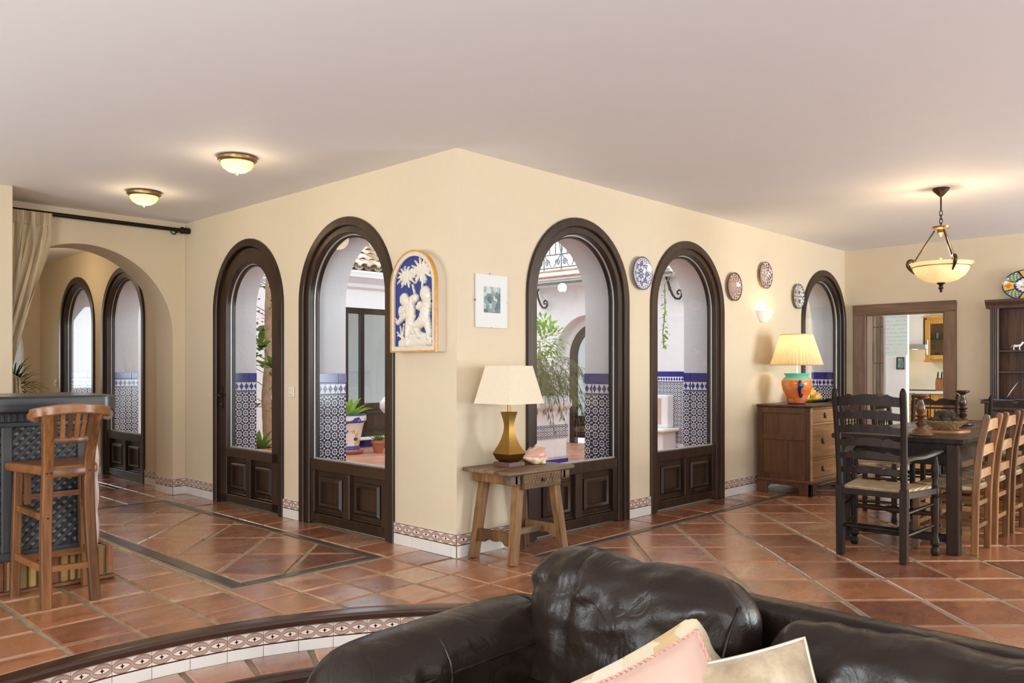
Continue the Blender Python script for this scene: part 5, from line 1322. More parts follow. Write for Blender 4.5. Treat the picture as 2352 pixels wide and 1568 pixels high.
def sqlathe(prof):                                        # square section, sides parallel to the walls
    g = G(); vs = []
    for r, z in prof: vs += [(-r, -r, z), (r, -r, z), (r, r, z), (-r, r, z)]
    m = len(prof); F = [(k*4+i, k*4+(i+1) % 4, (k+1)*4+(i+1) % 4, (k+1)*4+i) for k in range(m-1) for i in range(4)]+[(3, 2, 1, 0), tuple((m-1)*4+i for i in range(4))]
    return g.add(vs, F)
sqlathe([(.07, 0), (.072, .004), (.072, .028), (.07, .032)]).obj('plinth', 'plum_base', t, 0)
body = [(.045, .032), (.062, .05), (.073, .078), (.076, .085), (.066, .105), (.05, .14), (.036, .18), (.027, .22), (.0235, .25), (.024, .28), (.029, .31), (.037, .345), (.04, .355), (.012, .357)]
sqlathe(body).obj('base', 'brushed_gold', t, 25)
g = G(); g.tube([(0, 0, .355), (0, 0, .5)], .011, 12); g.obj('stem', 'brushed_gold', t)
g = G(); vs = []
for r, z in ((.162, .41), (.109, .655), (.107, .655), (.16, .41)): vs += [(-r, -r, z), (r, -r, z), (r, r, z), (-r, r, z)]
g.add(vs, [(k*4+i, k*4+(i+1) % 4, ((k+1) % 4)*4+(i+1) % 4, ((k+1) % 4)*4+i) for k in range(4) for i in range(4)]); g.obj('shade', 'shade_white', t, 0)
g = G()
for s in (-1, 1): g.tube([(0, 0, .5), (s*.1, 0, .63)], .003, 6); g.tube([(0, 0, .5), (0, s*.1, .63)], .003, 6)
g.obj('shade_carrier', 'brushed_gold', t)
t = thing('conch_shell', 'large conch shell with a pink lip and spiked crown beside the brass lamp', 'shell', (.495, -.225, .588), R(6)); t.scale = (.8, .8, .8)
def conch_r(v):
    if v < .62: return .006+.072*sin(pi/2*v/.62)**1.25
    k = (v-.62)/.38; return .078*(1-k)**1.15*(1+.16*abs(sin(k*pi*3.5)))+.002
def conch(u, v):
    a = 2*pi*u; kn = 1+(.22*max(0, sin(a*4+v*8))**2 if .54 < v < .74 else .035*sin(a*7+v*30)*(v > .1)); r = conch_r(v)*kn
    flare = 1+.5*max(0, cos(a+2.45))**6*sin(pi*min(1, v/.7))
    return (-.19+.37*v, r*flare*cos(a), .072-.012*v+r*flare*sin(a)*.92)
g = G(); g.grid(conch, 48, 40); g.v = [(x, y, max(z, .002)) for x, y, z in g.v]; g.obj('body', 'shell', t, 60, False)
def lip(u, v):
    r = conch_r(.04+.56*v)*1.06; a = pi+.2-.95*u; return (-.175+.21*v, r*1.18*cos(a), .073+r*1.02*sin(a))
g = G(); g.grid(lip, 10, 16); g.v = [(x, y, max(z, .003)) for x, y, z in g.v]; g.obj('lip', 'shell_pink', t, 60, False)
for i in range(6): a = 2*pi*i/6+.3; q = Vector((.045, .07*cos(a), .066+.068*sin(a))); g = G(); g.tube([q, q+Vector((.03, .03*cos(a), .03*sin(a)))], [.016, .002], 8); g.v = [(x, y, max(z, .003)) for x, y, z in g.v]; g.obj('spike', 'shell', t)
g = softbox(.15, .1, .07, .025, 8, lambda q: q*(1+.25*nz(q, 18))); o = g.obj('rock_lump', 'rock_brown', None, 60, lab='rough brown rock lump propping the conch shell', cat='rock'); o.location = (.575, -.085, .618)
# ================================================================ CHEST OF DRAWERS
t = thing('chest_of_drawers', 'brown oak chest with pale drawer fronts, under the pleated lamp', 'chest', (4.03, -.04, 0))
WX, DY = 1.12, -.55
g = G(); g.box(0.01, WX-.01, DY+.02, -.005, .14, .85); g.obj('carcass', 'dresser_wood', t, 0)
g = G(); g.box(-.02, WX+.02, DY-.025, 0, .85, .874, .007); g.obj('top', 'dresser_wood', t)
for a, b, c, d, m in ((DY, DY+.05, .14, .85, 'stile'), (-.06, -.005, .14, .85, 'stile'), (DY+.05, -.06, .14, .2, 'rail'), (DY+.05, -.06, .79, .85, 'rail'), (DY+.05, -.06, .53, .58, 'rail'), (-.32, -.27, .2, .53, 'muntin')):
    g = G(); g.box(-.006, .02, a, b, c, d, .004); g.obj('side_'+m, 'dresser_wood', t)
for x in (0, WX-.05): g = G(); g.box(x, x+.05, DY-.004, DY+.03, .14, .85, .004); g.obj('front_stile', 'dresser_front', t)
for a, b in ((.14, .165), (.34, .362), (.68, .702), (.835, .85)): g = G(); g.box(.05, WX-.05, DY-.003, DY+.03, a, b, .003); g.obj('front_rail', 'dresser_front', t)
for a, b, ns in ((.168, .337, 1), (.365, .677, 1), (.705, .832, 2)):
    for i in range(ns):
        w = (WX-.1)/ns; x0 = .05+i*w; g = G(); g.box(x0+.004, x0+w-.004, DY-.008, DY+.02, a, b, .004); dr = g.obj('drawer', 'dresser_front', t)
        for f in ((.2, .8) if ns == 1 else (.5,)):
            xx = x0+w*f; zz = (a+b)/2; g = G(); g.lathe([(.022, -.0), (.024, .003), (.008, .004)], 10, (0, 0, 0), 1)
            g.v = [(xx+p[0], DY-.008-p[1], zz+p[2]*1.3) for p in g.v]; pl = g.obj('backplate', 'bronze', dr); g = G(); g.tube([(xx-.014, DY-.014, zz), (xx-.012, DY-.022, zz-.02), (xx, DY-.024, zz-.028), (xx+.012, DY-.022, zz-.02), (xx+.014, DY-.014, zz)], .0035, 6); g.obj('drop_handle', 'bronze', pl)
g = G(); g.box(-.016, WX+.016, DY-.02, 0, .115, .145, .008); g.obj('base_moulding', 'dresser_wood', t)
def bracket(x0, x1, y0, y1): g = G(); g.box(x0, x1, y0, y1, 0, .118, .005); return g
bracket(-.012, .11, DY-.015, DY+.02).obj('foot', 'dresser_wood', t); bracket(-.012, .02, DY-.015, DY+.11).obj('foot', 'dresser_wood', t); bracket(WX-.11, WX+.012, DY-.015, DY+.02).obj('foot', 'dresser_wood', t); bracket(-.012, .02, -.11, 0).obj('foot', 'dresser_wood', t); bracket(WX-.02, WX+.012, -.11, 0).obj('foot', 'dresser_wood', t)
g = G(); g.prism([(-.11, .118), (DY+.11, .118), (DY+.11, .06), (DY+.15, .09), (-.15, .09), (-.11, .06)], -.01, .016, 0); g.obj('apron', 'dresser_wood', t, 0)
# lamp with pleated shade
t = thing('seahorse_lamp', 'lit table lamp with orange seahorse vase and pleated cream shade', 'lamp', (4.30, -.33, .8745))
g = G(); g.lathe([(.078, 0), (.085, .006), (.1, .06), (.13, .13), (.147, .195), (.146, .225), (.13, .255), (.112, .268), (.108, .278), (.122, .3), (.124, .306), (.1, .308), (.04, .308)], 40); g.obj('vase', 'vase_glaze', t, 50)
def onvase(a, z, lift):                                  # point on the vase facing direction a
    prof = [(.085, .006), (.1, .06), (.13, .13), (.147, .195), (.146, .225), (.13, .255)]
    for (r0, z0), (r1, z1) in zip(prof, prof[1:]):
        if z0 <= z <= z1: r = r0+(r1-r0)*(z-z0)/(z1-z0); break
    else: r = .1
    return ((r+lift)*cos(a), (r+lift)*sin(a), z)
a0 = math.atan2(-3.881+.33, -3.536-4.3)+.25
pth = [(.02, .235), (-.03, .225), (-.045, .205), (-.03, .185), (-.05, .16), (-.04, .135), (0, .11), (.05, .085), (.12, .072), (.2, .08), (.22, .1), (.17, .108)]
g = G(); g.tube(curve([onvase(a0+a, z, .002) for a, z in pth], 30), [.008, .01, .013, .014, .015, .016, .017, .018, .019, .02, .02, .019, .018, .017, .016, .015, .014, .013, .012, .011, .01, .009, .009, .008, .008, .007, .006, .006, .005, .004, .003], 8); g.obj('seahorse', 'vase_blue', t, 50)
g = G(); g.tube([onvase(a0+.05, .2, .002), onvase(a0+.14, .185, .003), onvase(a0+.1, .16, .002)], [.01, .02, .006], 8); g.obj('fin', 'vase_teal', t, 50)
g = G(); g.tube([(0, 0, .308), (0, 0, .5)], .012, 10); g.obj('stem', 'ceramic_white', t)
g = G(); NP = 44
def shade(u, v): a = 2*pi*u; r = (.248-.096*v)+(.006-.002*v)*cos(NP*a/1.0); return (r*cos(a), r*sin(a), .392+.30*v)
g.grid(shade, NP*4, 1); g.obj('shade', 'pleated_shade', t, 40, False)
for r, z in ((.25, .392), (.154, .692)): g = G(); g.tube([(r*cos(2*pi*i/40), r*sin(2*pi*i/40), z) for i in range(40)], .005, 6, True); g.obj('shade_trim', 'pleated_shade', t)
g = G(); g.ball((0, 0, .54), (.03, .03, .04)); g.obj('bulb', 'lit_glass', t)
pt('seahorse_lamp_light', (4.30, -.33, .8745+.56), 8, (1, .72, .38), .035)
# tray of coral, dish
t = thing('coral_tray', 'black tray with yellow coral lumps on the chest behind the orange vase', 'tray', (4.86, -.22, .8745))
g = G(); g.box(-.2, .2, -.12, .12, 0, .012, .004); g.box(-.2, .2, -.12, -.11, .0, .028, .003); g.box(-.2, .2, .11, .12, 0, .028, .003); g.obj('tray', 'black_plastic', t)
for i in range(7):
    r = .04+.018*rnd.random(); g = G(); g.ball((0, 0, 0), (r*1.3, r, r), 12, 8); g.v = [tuple(Vector(p)*(1+.3*nz(p, 40, i))) for p in g.v]; o = g.obj('coral', 'coral_yellow', t, 60); o.location = (-.14+.045*i, .03*sin(i*2), .05+(.05 if i in (1, 2, 3) else 0))
g = G(); g.lathe([(.03, 0), (.08, .012), (.11, .035), (.112, .038), (.1, .034), (.02, .014)], 24); o = g.obj('wooden_dish', 'pewter_plate', None, 50, lab='shallow reddish dish at the far end of the chest', cat='dish'); o.location = (5.06, -.42, .8745)
# ================================================================ DINING TABLE
TX0, TX1, TY0, TY1 = 2.29, 4.65, -2.365, -1.50
t = thing('dining_table', 'long dark oak refectory table with square legs', 'table', ((TX0+TX1)/2, (TY0+TY1)/2, 0)); L_, W_ = (TX1-TX0)/2, (TY1-TY0)/2
nb = 4
for i in range(nb): g = G(); y0 = -W_+.05*0+i*2*W_/nb; g.box(-L_+.1, L_-.1, y0+.0006, y0+2*W_/nb-.0006, .728, .76, .005); g.obj('top_board', 'dark_oak_x', t)
for s in (-1, 1): g = G(); a, b = sorted((s*L_, s*(L_-.1))); g.box(a+.0006, b-.0006, -W_, W_, .726, .761, .006); g.obj('breadboard_end', 'dark_oak', t)
for s in (-1, 1):
    g = G(); a, b = sorted((s*(W_-.055), s*(W_-.085))); g.box(-L_+.09, L_-.09, a, b, .6, .728, .004); g.obj('side_apron', 'dark_oak_x', t)
    g = G(); a, b = sorted((s*(L_-.05), s*(L_-.08))); g.box(a, b, -W_+.09, W_-.09, .58, .728, .004); g.obj('end_apron', 'dark_oak', t)
    g = G(); a, b = sorted((s*(L_-.05), s*(L_-.085))); g.box(a, b, -W_+.1, W_-.1, .07, .12, .004); g.obj('stretcher', 'dark_oak', t)
    for s2 in (-1, 1): g = G(); x, y = s*(L_-.045), s2*(W_-.07); g.box(x-.038, x+.038, y-.038, y+.038, 0, .728, .005); g.obj('leg', 'dark_oak', t)
g = G(); g.box(-L_+.08, L_-.08, -.025, .025, .072, .118, .004); g.obj('long_stretcher', 'dark_oak_x', t)
# ---- chairs (all built facing +x)
def slat(g, x, hw_, zc, h, bow, th=.013, wave=None, n=24):
    o = len(g.v)
    for i in range(n+1):
        u = -1+2*i/n; top, bot = wave(u, zc, h); xx = x-bow*(1-u*u)
        g.v += [(xx, u*hw_, top), (xx+th, u*hw_, top), (xx+th, u*hw_, bot), (xx, u*hw_, bot)]
    for i in range(n):
        a = o+i*4; b = a+4
        for k in range(4): g.f.append((a+k, a+(k+1) % 4, b+(k+1) % 4, b+k))
    g.f.append((o, o+1, o+2, o+3)); e = o+n*4; g.f.append((e+3, e+2, e+1, e)); return g
def wavy(u, zc, h):
    a = abs(u); k = .006*cos(a*pi*1.6)+(.012*math.exp(-((a-.56)/.1)**2))-.016*max(0, a-.6)/.4-.007*math.exp(-((a-.42)/.07)**2); return zc+h/2+k, zc-h/2+.010*cos(a*pi/2)
def rush_seat(wf, wb, d, z, t, x0=-.0):                    # woven seat, wf/wb half widths front/back, depth d
    def f(q):
        k = .5+q.x/d; w = (wb+(wf-wb)*k)/wf; sag = .018*(1-min(1, (2*q.x/d)**2))*(1-min(1, (q.y/wf)**2)) if q.z > 0 else 0
        return Vector((q.x, q.y*w, q.z-sag))
    g = softbox(d, 2*wf, .045, .021, 16, f); o = g.obj('seat', 'rush', t, 60); o.location = (x0, 0, z); return o
def rung(g, a, b, r=.011, mid=None):
    a, b = Vector(a), Vector(b); n = 8; g.tube([a.lerp(b, i/n) for i in range(n+1)], [r*(.72+.28*sin(pi*i/n)) if not mid else r*(.7+.5*math.exp(-((i/n-.5)/.12)**2)+.25*math.exp(-((i/n-.2)/.06)**2)+.25*math.exp(-((i/n-.8)/.06)**2)) for i in range(n+1)] if not mid else [r*(.75+(.55 if i == 4 else .25 if i in (2, 6) else 0)) for i in range(n+1)], 10); return g
def armchair(lab, loc, rz):
    t = thing('ladder_armchair', lab, 'chair', loc, rz)
    for s in (-1, 1):
        g = G(); g.beam((-.20, s*.197, 0), (-.205, s*.2, .47), .044, .044, (0, 1, 0), .006)
        g.tube(curve([(-.205, s*.2, .45), (-.215, s*.203, .65), (-.235, s*.208, .87), (-.262, s*.212, 1.06)], 12)+[Vector((-.264, s*.212, 1.075)), Vector((-.266, s*.212, 1.09)), Vector((-.267, s*.212, 1.102))], [.021]*13+[.019, .014, .006], 12); g.obj('back_post', 'dark_oak', t, 40)
        g = G(); prof = [(.02, 0), (.026, .012), (.029, .03), (.022, .048), (.018, .056), (.027, .066), (.03, .085), (.022, .115), (.0175, .125), (.021, .16), (.025, .3), (.026, .38), (.02, .385), (.026, .395), (.026, .45), (.02, .455), (.022, .465), (.015, .48), (.024, .53), (.027, .56), (.018, .62), (.014, .65)]
        g.lathe(prof, 16, (.2, s*.262, 0)); g.obj('front_post', 'dark_oak', t, 50)
        g = G(); strip(g, curve([(-.222, s*.207, .645), (-.1, s*.215, .655), (.02, s*.235, .655), (.13, s*.262, .672), (.22, s*.275, .685), (.265, s*.275, .672)], 16), [.034, .036, .038, .04, .042, .044, .046, .048, .05, .054, .058, .06, .062, .062, .06, .052, .035], .022, (0, 0, 1)); g.obj('arm', 'dark_oak_x', t, 40)
        for z in (.17, .31): g = G(); rung(g, (-.2, s*.198, z), (.2, s*.26, z+.03), .012); g.obj('side_rung', 'dark_oak_x', t, 50)
        g = G(); g.beam((-.2, s*.2, .425), (.2, s*.262, .425), .035, .035); g.obj('seat_rail', 'dark_oak_x', t)
    for i, (z, h) in enumerate(((1.02, .075), (.925, .06), (.835, .058), (.75, .055), (.665, .052), (.57, .05))):
        x = -.20-.062*max(0, (z-.45)/.62)**1.3; g = G(); slat(g, x-.006, .2+.012*(z-.45), z, h, .03, wave=wavy); g.obj('ladder_slat', 'dark_oak', t, 40)
    g = G(); rung(g, (-.2, -.197, .2), (-.2, .197, .2), .014); g.obj('back_rung', 'dark_oak', t, 50)
    g = G(); g.beam((-.2, -.2, .425), (-.2, .2, .425), .035, .035); g.obj('cross_rail', 'dark_oak', t); g = G(); g.beam((.2, -.262, .425), (.2, .262, .425), .035, .035); g.obj('cross_rail', 'dark_oak', t)
    g = G(); rung(g, (.2, -.26, .27), (.2, .26, .27), .021, True); g.obj('front_rung', 'dark_oak', t, 50)
    rush_seat(.255, .19, .39, .44, t); return t
armchair('dark oak ladder back armchair with rush seat at the near end of the table', (2.022, -1.952, 0), 0)
def arched(u, zc, h): a = abs(u); return zc+h/2+.016*cos(a*pi/2)**.8-.02*max(0, a-.82)/.18, zc-h/2+.022*cos(a*pi/2)
def pine_chair(lab, loc, rz):
    t = thing('pine_ladder_chair', lab, 'chair', loc, rz, 'pale ladder back chairs along the table')
    for s in (-1, 1):
        g = G(); strip(g, curve([(-.175, s*.155, 0), (-.18, s*.157, .3), (-.185, s*.158, .45), (-.205, s*.16, .68), (-.24, s*.163, .87), (-.252, s*.164, .925)], 16), .034, [.04]*15+[.034, .02], (1, 0, 0)); g.obj('back_post', 'honey_wood', t, 40)
        g = G(); g.beam((.175, s*.185, 0), (.175, s*.185, .45), .035, .035, (0, 1, 0), .005); g.obj('front_leg', 'honey_wood', t)
        for z in (.14, .3): g = G(); g.beam((-.17, s*.157, z), (.17, s*.184, z), .02, .032); g.obj('side_rail', 'honey_wood_x', t)
    for z, h in ((.845, .075), (.68, .07), (.525, .06)): x = -.185-.06*max(0, (z-.45)/.48)**1.5; g = G(); slat(g, x-.006, .15, z, h, .028, wave=arched); g.obj('ladder_slat', 'honey_wood_x', t, 40)
    for x, w in ((-.172, .155), (.175, .185)):
        for z in (.18, .33): g = G(); g.beam((x, -w, z), (x, w, z), .02, .03); g.obj('cross_rail', 'honey_wood', t)
    rush_seat(.19, .16, .36, .435, t); return t
p0 = None
XPC = [2.56, 3.06, 3.56, 4.07]
for i, x in enumerate(XPC):
    lab = 'pale ladder back chair with rush seat at the dining table, %s' % ('beside the dark armchair', 'second from the dark armchair', 'third from the dark armchair', 'fourth from the dark armchair')[i]
    loc = (x, -2.225, 0)
    if p0 is None: p0 = pine_chair(lab, loc, R(90))
    else: dup(p0, loc, R(90+rnd.uniform(-2, 2)), lab)
def notch(u, zc, h): a = abs(u); return zc+h/2+.012*math.exp(-((a-.35)/.3)**2)-.02*math.exp(-(a/.16)**2), zc-h/2+.004
def spindle_chair(lab, loc, rz):
    t = thing('spindle_chair', lab, 'chair', loc, rz, 'dark spindle back chairs along the table')
    for s in (-1, 1):
        prof = [(.02, 0), (.02, .06), (.022, .44), (.02, .46), (.021, .6), (.02, .78), (.022, .8), (.021, .9), (.014, .915), (.021, .93), (.022, .945), (.012, .965), (.004, .975)]
        g = G(); g.lathe(prof, 12); g.v = [(x-.19-.05*max(0, (z-.45)/.5), y+s*.2, z) for x, y, z in g.v]; g.obj('back_post', 'dark_oak', t, 50)
        g = G(); g.lathe([(.018, 0), (.024, .02), (.018, .05), (.022, .12), (.022, .45), (.016, .47)], 12, (.19, s*.215, 0)); g.obj('front_post', 'dark_oak', t, 50)
        for z in (.14, .28): g = G(); rung(g, (-.19, s*.2, z), (.19, s*.215, z+.02), .011); g.obj('side_rung', 'dark_oak_x', t, 50)
    g = G(); slat(g, -.243, .19, .885, .06, .012, wave=notch); g.obj('crest_rail', 'dark_oak', t, 40)
    for z in (.83, .7, .57): g = G(); x = -.195-.05*max(0, (z-.45)/.5); g.beam((x, -.195, z), (x, .195, z), .016, .02); g.obj('back_rail', 'dark_oak', t)
    for i in range(5):
        y = -.13+.065*i
        for z0, z1 in ((.71, .82), (.58, .69)):
            x = -.195-.05*((z0+z1)/2-.45)/.5; g = G(); g.tube([(x, y, z0+(z1-z0)*k/8) for k in range(9)], [.004, .005, .008, .0095, .006, .0095, .008, .005, .004], 8); g.obj('spindle', 'dark_oak', t, 50)
    for x, w in ((-.19, .2), (.19, .215)):
        for z in (.2, .34): g = G(); rung(g, (x, -w, z), (x, w, z), .011); g.obj('cross_rung', 'dark_oak', t, 50)
    rush_seat(.215, .19, .38, .45, t); return t
s0 = None
for i, (x, y, rz) in enumerate(((3.42, -1.44, -90), (4.12, -1.44, -90), (5.12, -1.33, 186), (4.93, -2.05, 180))):
    lab = ('dark spindle back chair on the window side of the table, nearer the armchair', 'dark spindle back chair on the window side of the table, farther from the armchair', 'dark spindle back chair standing off the table before the kitchen opening', 'dark spindle back chair at the hutch end of the table')[i]
    if s0 is None: s0 = spindle_chair(lab, (x, y, 0), R(rz))
    else: dup(s0, (x, y, 0), R(rz), lab)
# ---- on the table
def candlestick(x, y, lab):
    g = G(); g.lathe([(.075, 0), (.08, .006), (.078, .016), (.06, .026), (.055, .036), (.03, .055), (.022, .062), (.032, .078), (.034, .088), (.02, .1), (.018, .106), (.042, .112), (.018, .12), (.034, .134), (.042, .14), (.018, .148), (.026, .165), (.033, .185), (.026, .215), (.016, .245), (.018, .252), (.03, .262), (.052, .272), (.055, .284), (.05, .286), (.03, .278)], 24)
    g.obj('candlestick', 'antique_wood', None, 40, lab=lab, cat='candlestick', group='turned candlesticks on the dining table').location = (x, y, .761)
wood('antique_wood', S(50, 33, 22), S(106, 72, 44), .3, 2, 20, coat=.3)
candlestick(2.5, -2.04, 'turned dark wooden candlestick on the table, beside the dark armchair end'); candlestick(3.85, -1.95, 'turned dark wooden candlestick on the table, between the bowl and the hutch end')
g = G(); n = 40; pts = [((.19+.012*sin(3*a)+.008*sin(5*a+1))*cos(a), (.19+.012*sin(3*a)+.008*sin(5*a+1))*sin(a)*.8) for a in [2*pi*i/n for i in range(n)]]; g.prism(pts, 0, .016, 2); o = g.obj('wood_slice', 'slice_wood', None, 30, lab='orange brown live edge wooden board under the pine cone bowl', cat='board'); o.location = (2.98, -2.06, .761)
t = thing('cone_basket', 'wicker bowl heaped with pine cones in the middle of the table', 'basket', (2.98, -2.06, .778))
for k in range(6):
    r = .07+.014*k; g = G(); g.tube([((r+.004*cos(14*a+k*pi))*cos(a), (r+.004*cos(14*a+k*pi))*sin(a), .006+.011*k) for a in [2*pi*i/84 for i in range(84)]], .0062, 5, True); g.obj('wicker_coil', 'wicker', t, 60)
for i in range(28): a = 2*pi*i/28; g = G(); g.tube([(.066*cos(a), .066*sin(a), .0), (.1*cos(a), .1*sin(a), .03), (.142*cos(a+.08), .142*sin(a+.08), .068)], .004, 5); g.obj('wicker_stake', 'wicker', t, 60)
g = G(); g.lathe([(.001, .0), (.07, .002), (.07, .006)], 16); g.obj('bottom', 'wicker', t)
def cone_mesh():
    g = G()
    for k in range(9):
        z = -.03+k*.0075; r = .026*sin(pi*(k+1)/10.5)
        for i in range(8): a = 2*pi*(i+.5*(k % 2))/8; c, s = cos(a), sin(a); g.add([(r*.5*c, r*.5*s, z), (r*1.25*c-s*.008, r*1.25*s+c*.008, z+.006), (r*1.45*c, r*1.45*s, z+.01), (r*1.25*c+s*.008, r*1.25*s-c*.008, z+.006), (r*.9*c, r*.9*s, z-.004)], [(0, 1, 2, 3), (4, 3, 2), (4, 2, 1), (0, 4, 1), (0, 3, 4)])
    g.ball((0, 0, 0), (.016, .016, .032), 8, 6); return g.mesh('pine_cone', 'pine_cone', 0)
mc = cone_mesh()
for i in range(12):
    lay = 0 if i < 8 else 1; a = 2*pi*i/7 if lay == 0 else 2*pi*i/4+.4; r = 0 if i == 7 else .087 if lay == 0 else .042
    o = put(mc, 'pine_cone', (2.98+r*cos(a), -2.06+r*sin(a), .828+lay*.052+(.012 if i == 7 else 0)), rnd.uniform(0, 6), None, rnd.uniform(-.35, .35), rnd.uniform(-.35, .35))
    tag(o, 'brown pine cone in the wicker bowl on the table, among others', 'pine cone', 'pine cones in the wicker bowl')
# ================================================================ HUTCH with plate rack
t = thing('hutch', 'tall dark wooden hutch with open shelves against the dining end wall', 'hutch', (XC-.002, -1.62, 0))
HX, HL = -.24, -1.55
for y0, y1 in ((-.032, 0), (HL, HL+.032)):
    g = G(); g.box(HX, 0, y0, y1, .9, 1.89, .003); g.obj('upright', 'hutch_wood', t)
for k in range(4): g = G(); g.box(HX-.014, HX+.002, -.075+.02*k, -.061+.02*k, .9, 1.86, .005); g.obj('reed', 'hutch_wood', t)
g = G(); g.box(HX-.004, HX+.012, -.08, .002, .9, 1.88, .003); g.obj('face_stile', 'hutch_wood', t)
nbk = 6
for i in range(nbk): g = G(); w = (-HL)/nbk; g.box(-.02, -.005, -(i+1)*w+.002, -i*w-.002, .9, 1.88, .003); g.obj('back_board', 'hutch_back', t)
for z in (1.18, 1.40): g = G(); g.box(HX+.03, -.02, HL+.03, -.03, z, z+.022, .004); g.obj('shelf', 'hutch_wood', t)
g = G(); g.prism([(0, 1.86), (HX-.005, 1.86), (HX-.012, 1.89), (HX-.05, 1.925), (HX-.055, 1.95), (0, 1.95)], HL-.04, .04, 1); g.obj('cornice', 'hutch_wood', t, 0)
g = G(); g.box(-.5, 0, HL-.03, .03, .868, .9, .006); g.obj('worktop', 'hutch_wood', t)
g = G(); g.box(-.47, 0, HL, 0, .06, .868, .004); g.obj('base', 'hutch_wood', t)
for i in range(3):
    y = -.06-i*.5; g = G(); g.box(-.485, -.47, y-.42, y, .68, .84, .005); d = g.obj('drawer', 'hutch_wood', t); g = G(); g.lathe([(.006, -.5), (.014, -.506), (.01, -.485), (.006, -.482)], 8, (0, y-.21, .76), 0); g.obj('knob', 'bronze', d)
    g = G(); g.box(-.485, -.47, y-.42, y, .1, .66, .005); d = g.obj('door', 'hutch_wood', t)
wall_plate(0, 0, 'plate_yellow', 'oval yellow and blue painted platter standing on top of the hutch', (XC-.06, -1.93, 2.105), R(-90), (1.75, 1, 1.18), 0)
t = thing('horse_figurine', 'small white horse figurine on the upper hutch shelf', 'figurine', (XC-.12, -1.845, 1.4225))
g = G(); g.tube(curve([(0, .035, .045), (0, .01, .042), (0, -.025, .05), (0, -.045, .075)], 10), [.014, .016, .016, .015, .014, .014, .014, .012, .011, .01, .009], 10); g.tube([(0, -.04, .078), (0, -.065, .07)], [.011, .006], 8)
for y in (.03, -.022):
    for x in (-.008, .008): g.tube([(x, y, .04), (x, y+.006, .02), (x, y, 0)], [.007, .005, .006], 7)
g.tube([(0, .045, .05), (0, .06, .03)], [.006, .003], 6); g.obj('body', 'ceramic_white', t, 60)
t = thing('feather_pen', 'pale quill standing in a small glass on the hutch worktop', 'quill', (XC-.36, -1.80, .9005))
g = G(); g.lathe([(.02, 0), (.026, .02), (.012, .035), (.014, .04)], 12); g.obj('ink_glass', 'frost_glass', t); g = G(); leaf(g, (0, 0, .03), (-.1, -.45, .7), .2, .012, .1, 5); g.obj('feather', 'feather', t, 0, False)
g = G(); g.grid(lambda u, v: (-.12+.24*u, .16-.42*v, .006+.004*sin(u*7+v*9)), 12, 16); n_ = len(g.v); g.v += [(x, y, z-.005) for x, y, z in g.v]; g.f += [tuple(i+n_ for i in f[::-1]) for f in list(g.f)]; o = g.obj('blue_paper', 'blue_paper', None, 60, False, lab='creased blue paper lying on the hutch worktop', cat='paper'); o.location = (XC-.345, -1.72, .9)
# ================================================================ CEILING LAMPS
def ceiling_lamp(x, y, lab):
    t = thing('ceiling_lamp', lab, 'lamp', (x, y, H), 0, 'flush ceiling lamps by the bar')
    g = G(); g.lathe([(.02, -.001), (.122, -.001), (.13, -.012), (.128, -.026), (.12, -.03), (.112, -.04), (.105, -.04)], 32); g.obj('rim', 'antique_brass', t, 40)
    g = G(); g.lathe([(.108, -.03), (.105, -.055), (.09, -.08), (.06, -.1), (.03, -.108), (.004, -.11)], 28); g.obj('glass_bowl', 'lit_glass', t, 60)
    g = G(); g.lathe([(.016, -.106), (.018, -.112), (.01, -.12), (.003, -.127)], 12); g.obj('finial', 'antique_brass', t)
    pt('ceiling_lamp_light', (x, y, H-.17), 3.2, (1, .8, .5), .1)
ceiling_lamp(-.873, 1.236, 'round flush ceiling lamp with brass rim, before the arched door'); ceiling_lamp(-.871, 2.783, 'round flush ceiling lamp with brass rim, nearest the curtained arch')
ceiling_lamp(-.87, 6.4, 'round flush ceiling lamp with brass rim, in the passage beyond the arch')
pt('passage_lamp_light', (-.87, 6.4, 2.4), 8, (1, .78, .48), .1)
t = thing('pendant_lamp', 'bronze pendant lamp with an alabaster bowl hung over the dining table', 'lamp', (3.441, -1.903, 0))
g = G(); g.lathe([(.0, H-.001), (.062, H-.001), (.065, H-.012), (.05, H-.03), (.02, H-.06), (.01, H-.068)], 8); g.obj('ceiling_rose', 'bronze', t, 0)
g = G(); g.tube([(0, 0, H-.06), (0, 0, 2.47)], .007, 8); g.obj('drop_rod', 'bronze', t)
for i in range(4):
    z = 2.455-i*.031; g = G(); g.tube([(.012*cos(a) if i % 2 else 0, 0 if i % 2 else .012*cos(a), z+.021*sin(a)) for a in [2*pi*k/12 for k in range(12)]], .0032, 6, True); g.obj('chain_link', 'bronze', t, 60)
g = G(); g.lathe([(.008, 2.358), (.02, 2.352), (.066, 2.35), (.06, 2.335), (.03, 2.325), (.025, 2.31), (.03, 2.3), (.02, 2.287), (.01, 2.278), (.004, 2.268)], 20); g.obj('hub', 'antique_brass', t, 40)
ZB = 2.04
for k in range(3):
    a = R(-20)+2*pi*k/3; c, s = cos(a), sin(a); g = G(); g.tube([(.045*c, .045*s, 2.32), (.197*c, .197*s, 2.07)], .007, 8); g.obj('suspension_rod', 'bronze', t)
    g = G(); g.tube(curve([(.19*c, .19*s, 2.055), (.2*c, .2*s, 2.088), (.226*c, .226*s, 2.09), (.237*c, .237*s, 2.06), (.222*c, .222*s, 2.025), (.19*c, .19*s, 1.985)], 18), [.006, .009, .011, .012, .013, .014, .015, .016, .016, .016, .016, .016, .015, .014, .012, .01, .008, .006, .004], 8); g.obj('bracket', 'bronze', t, 50)
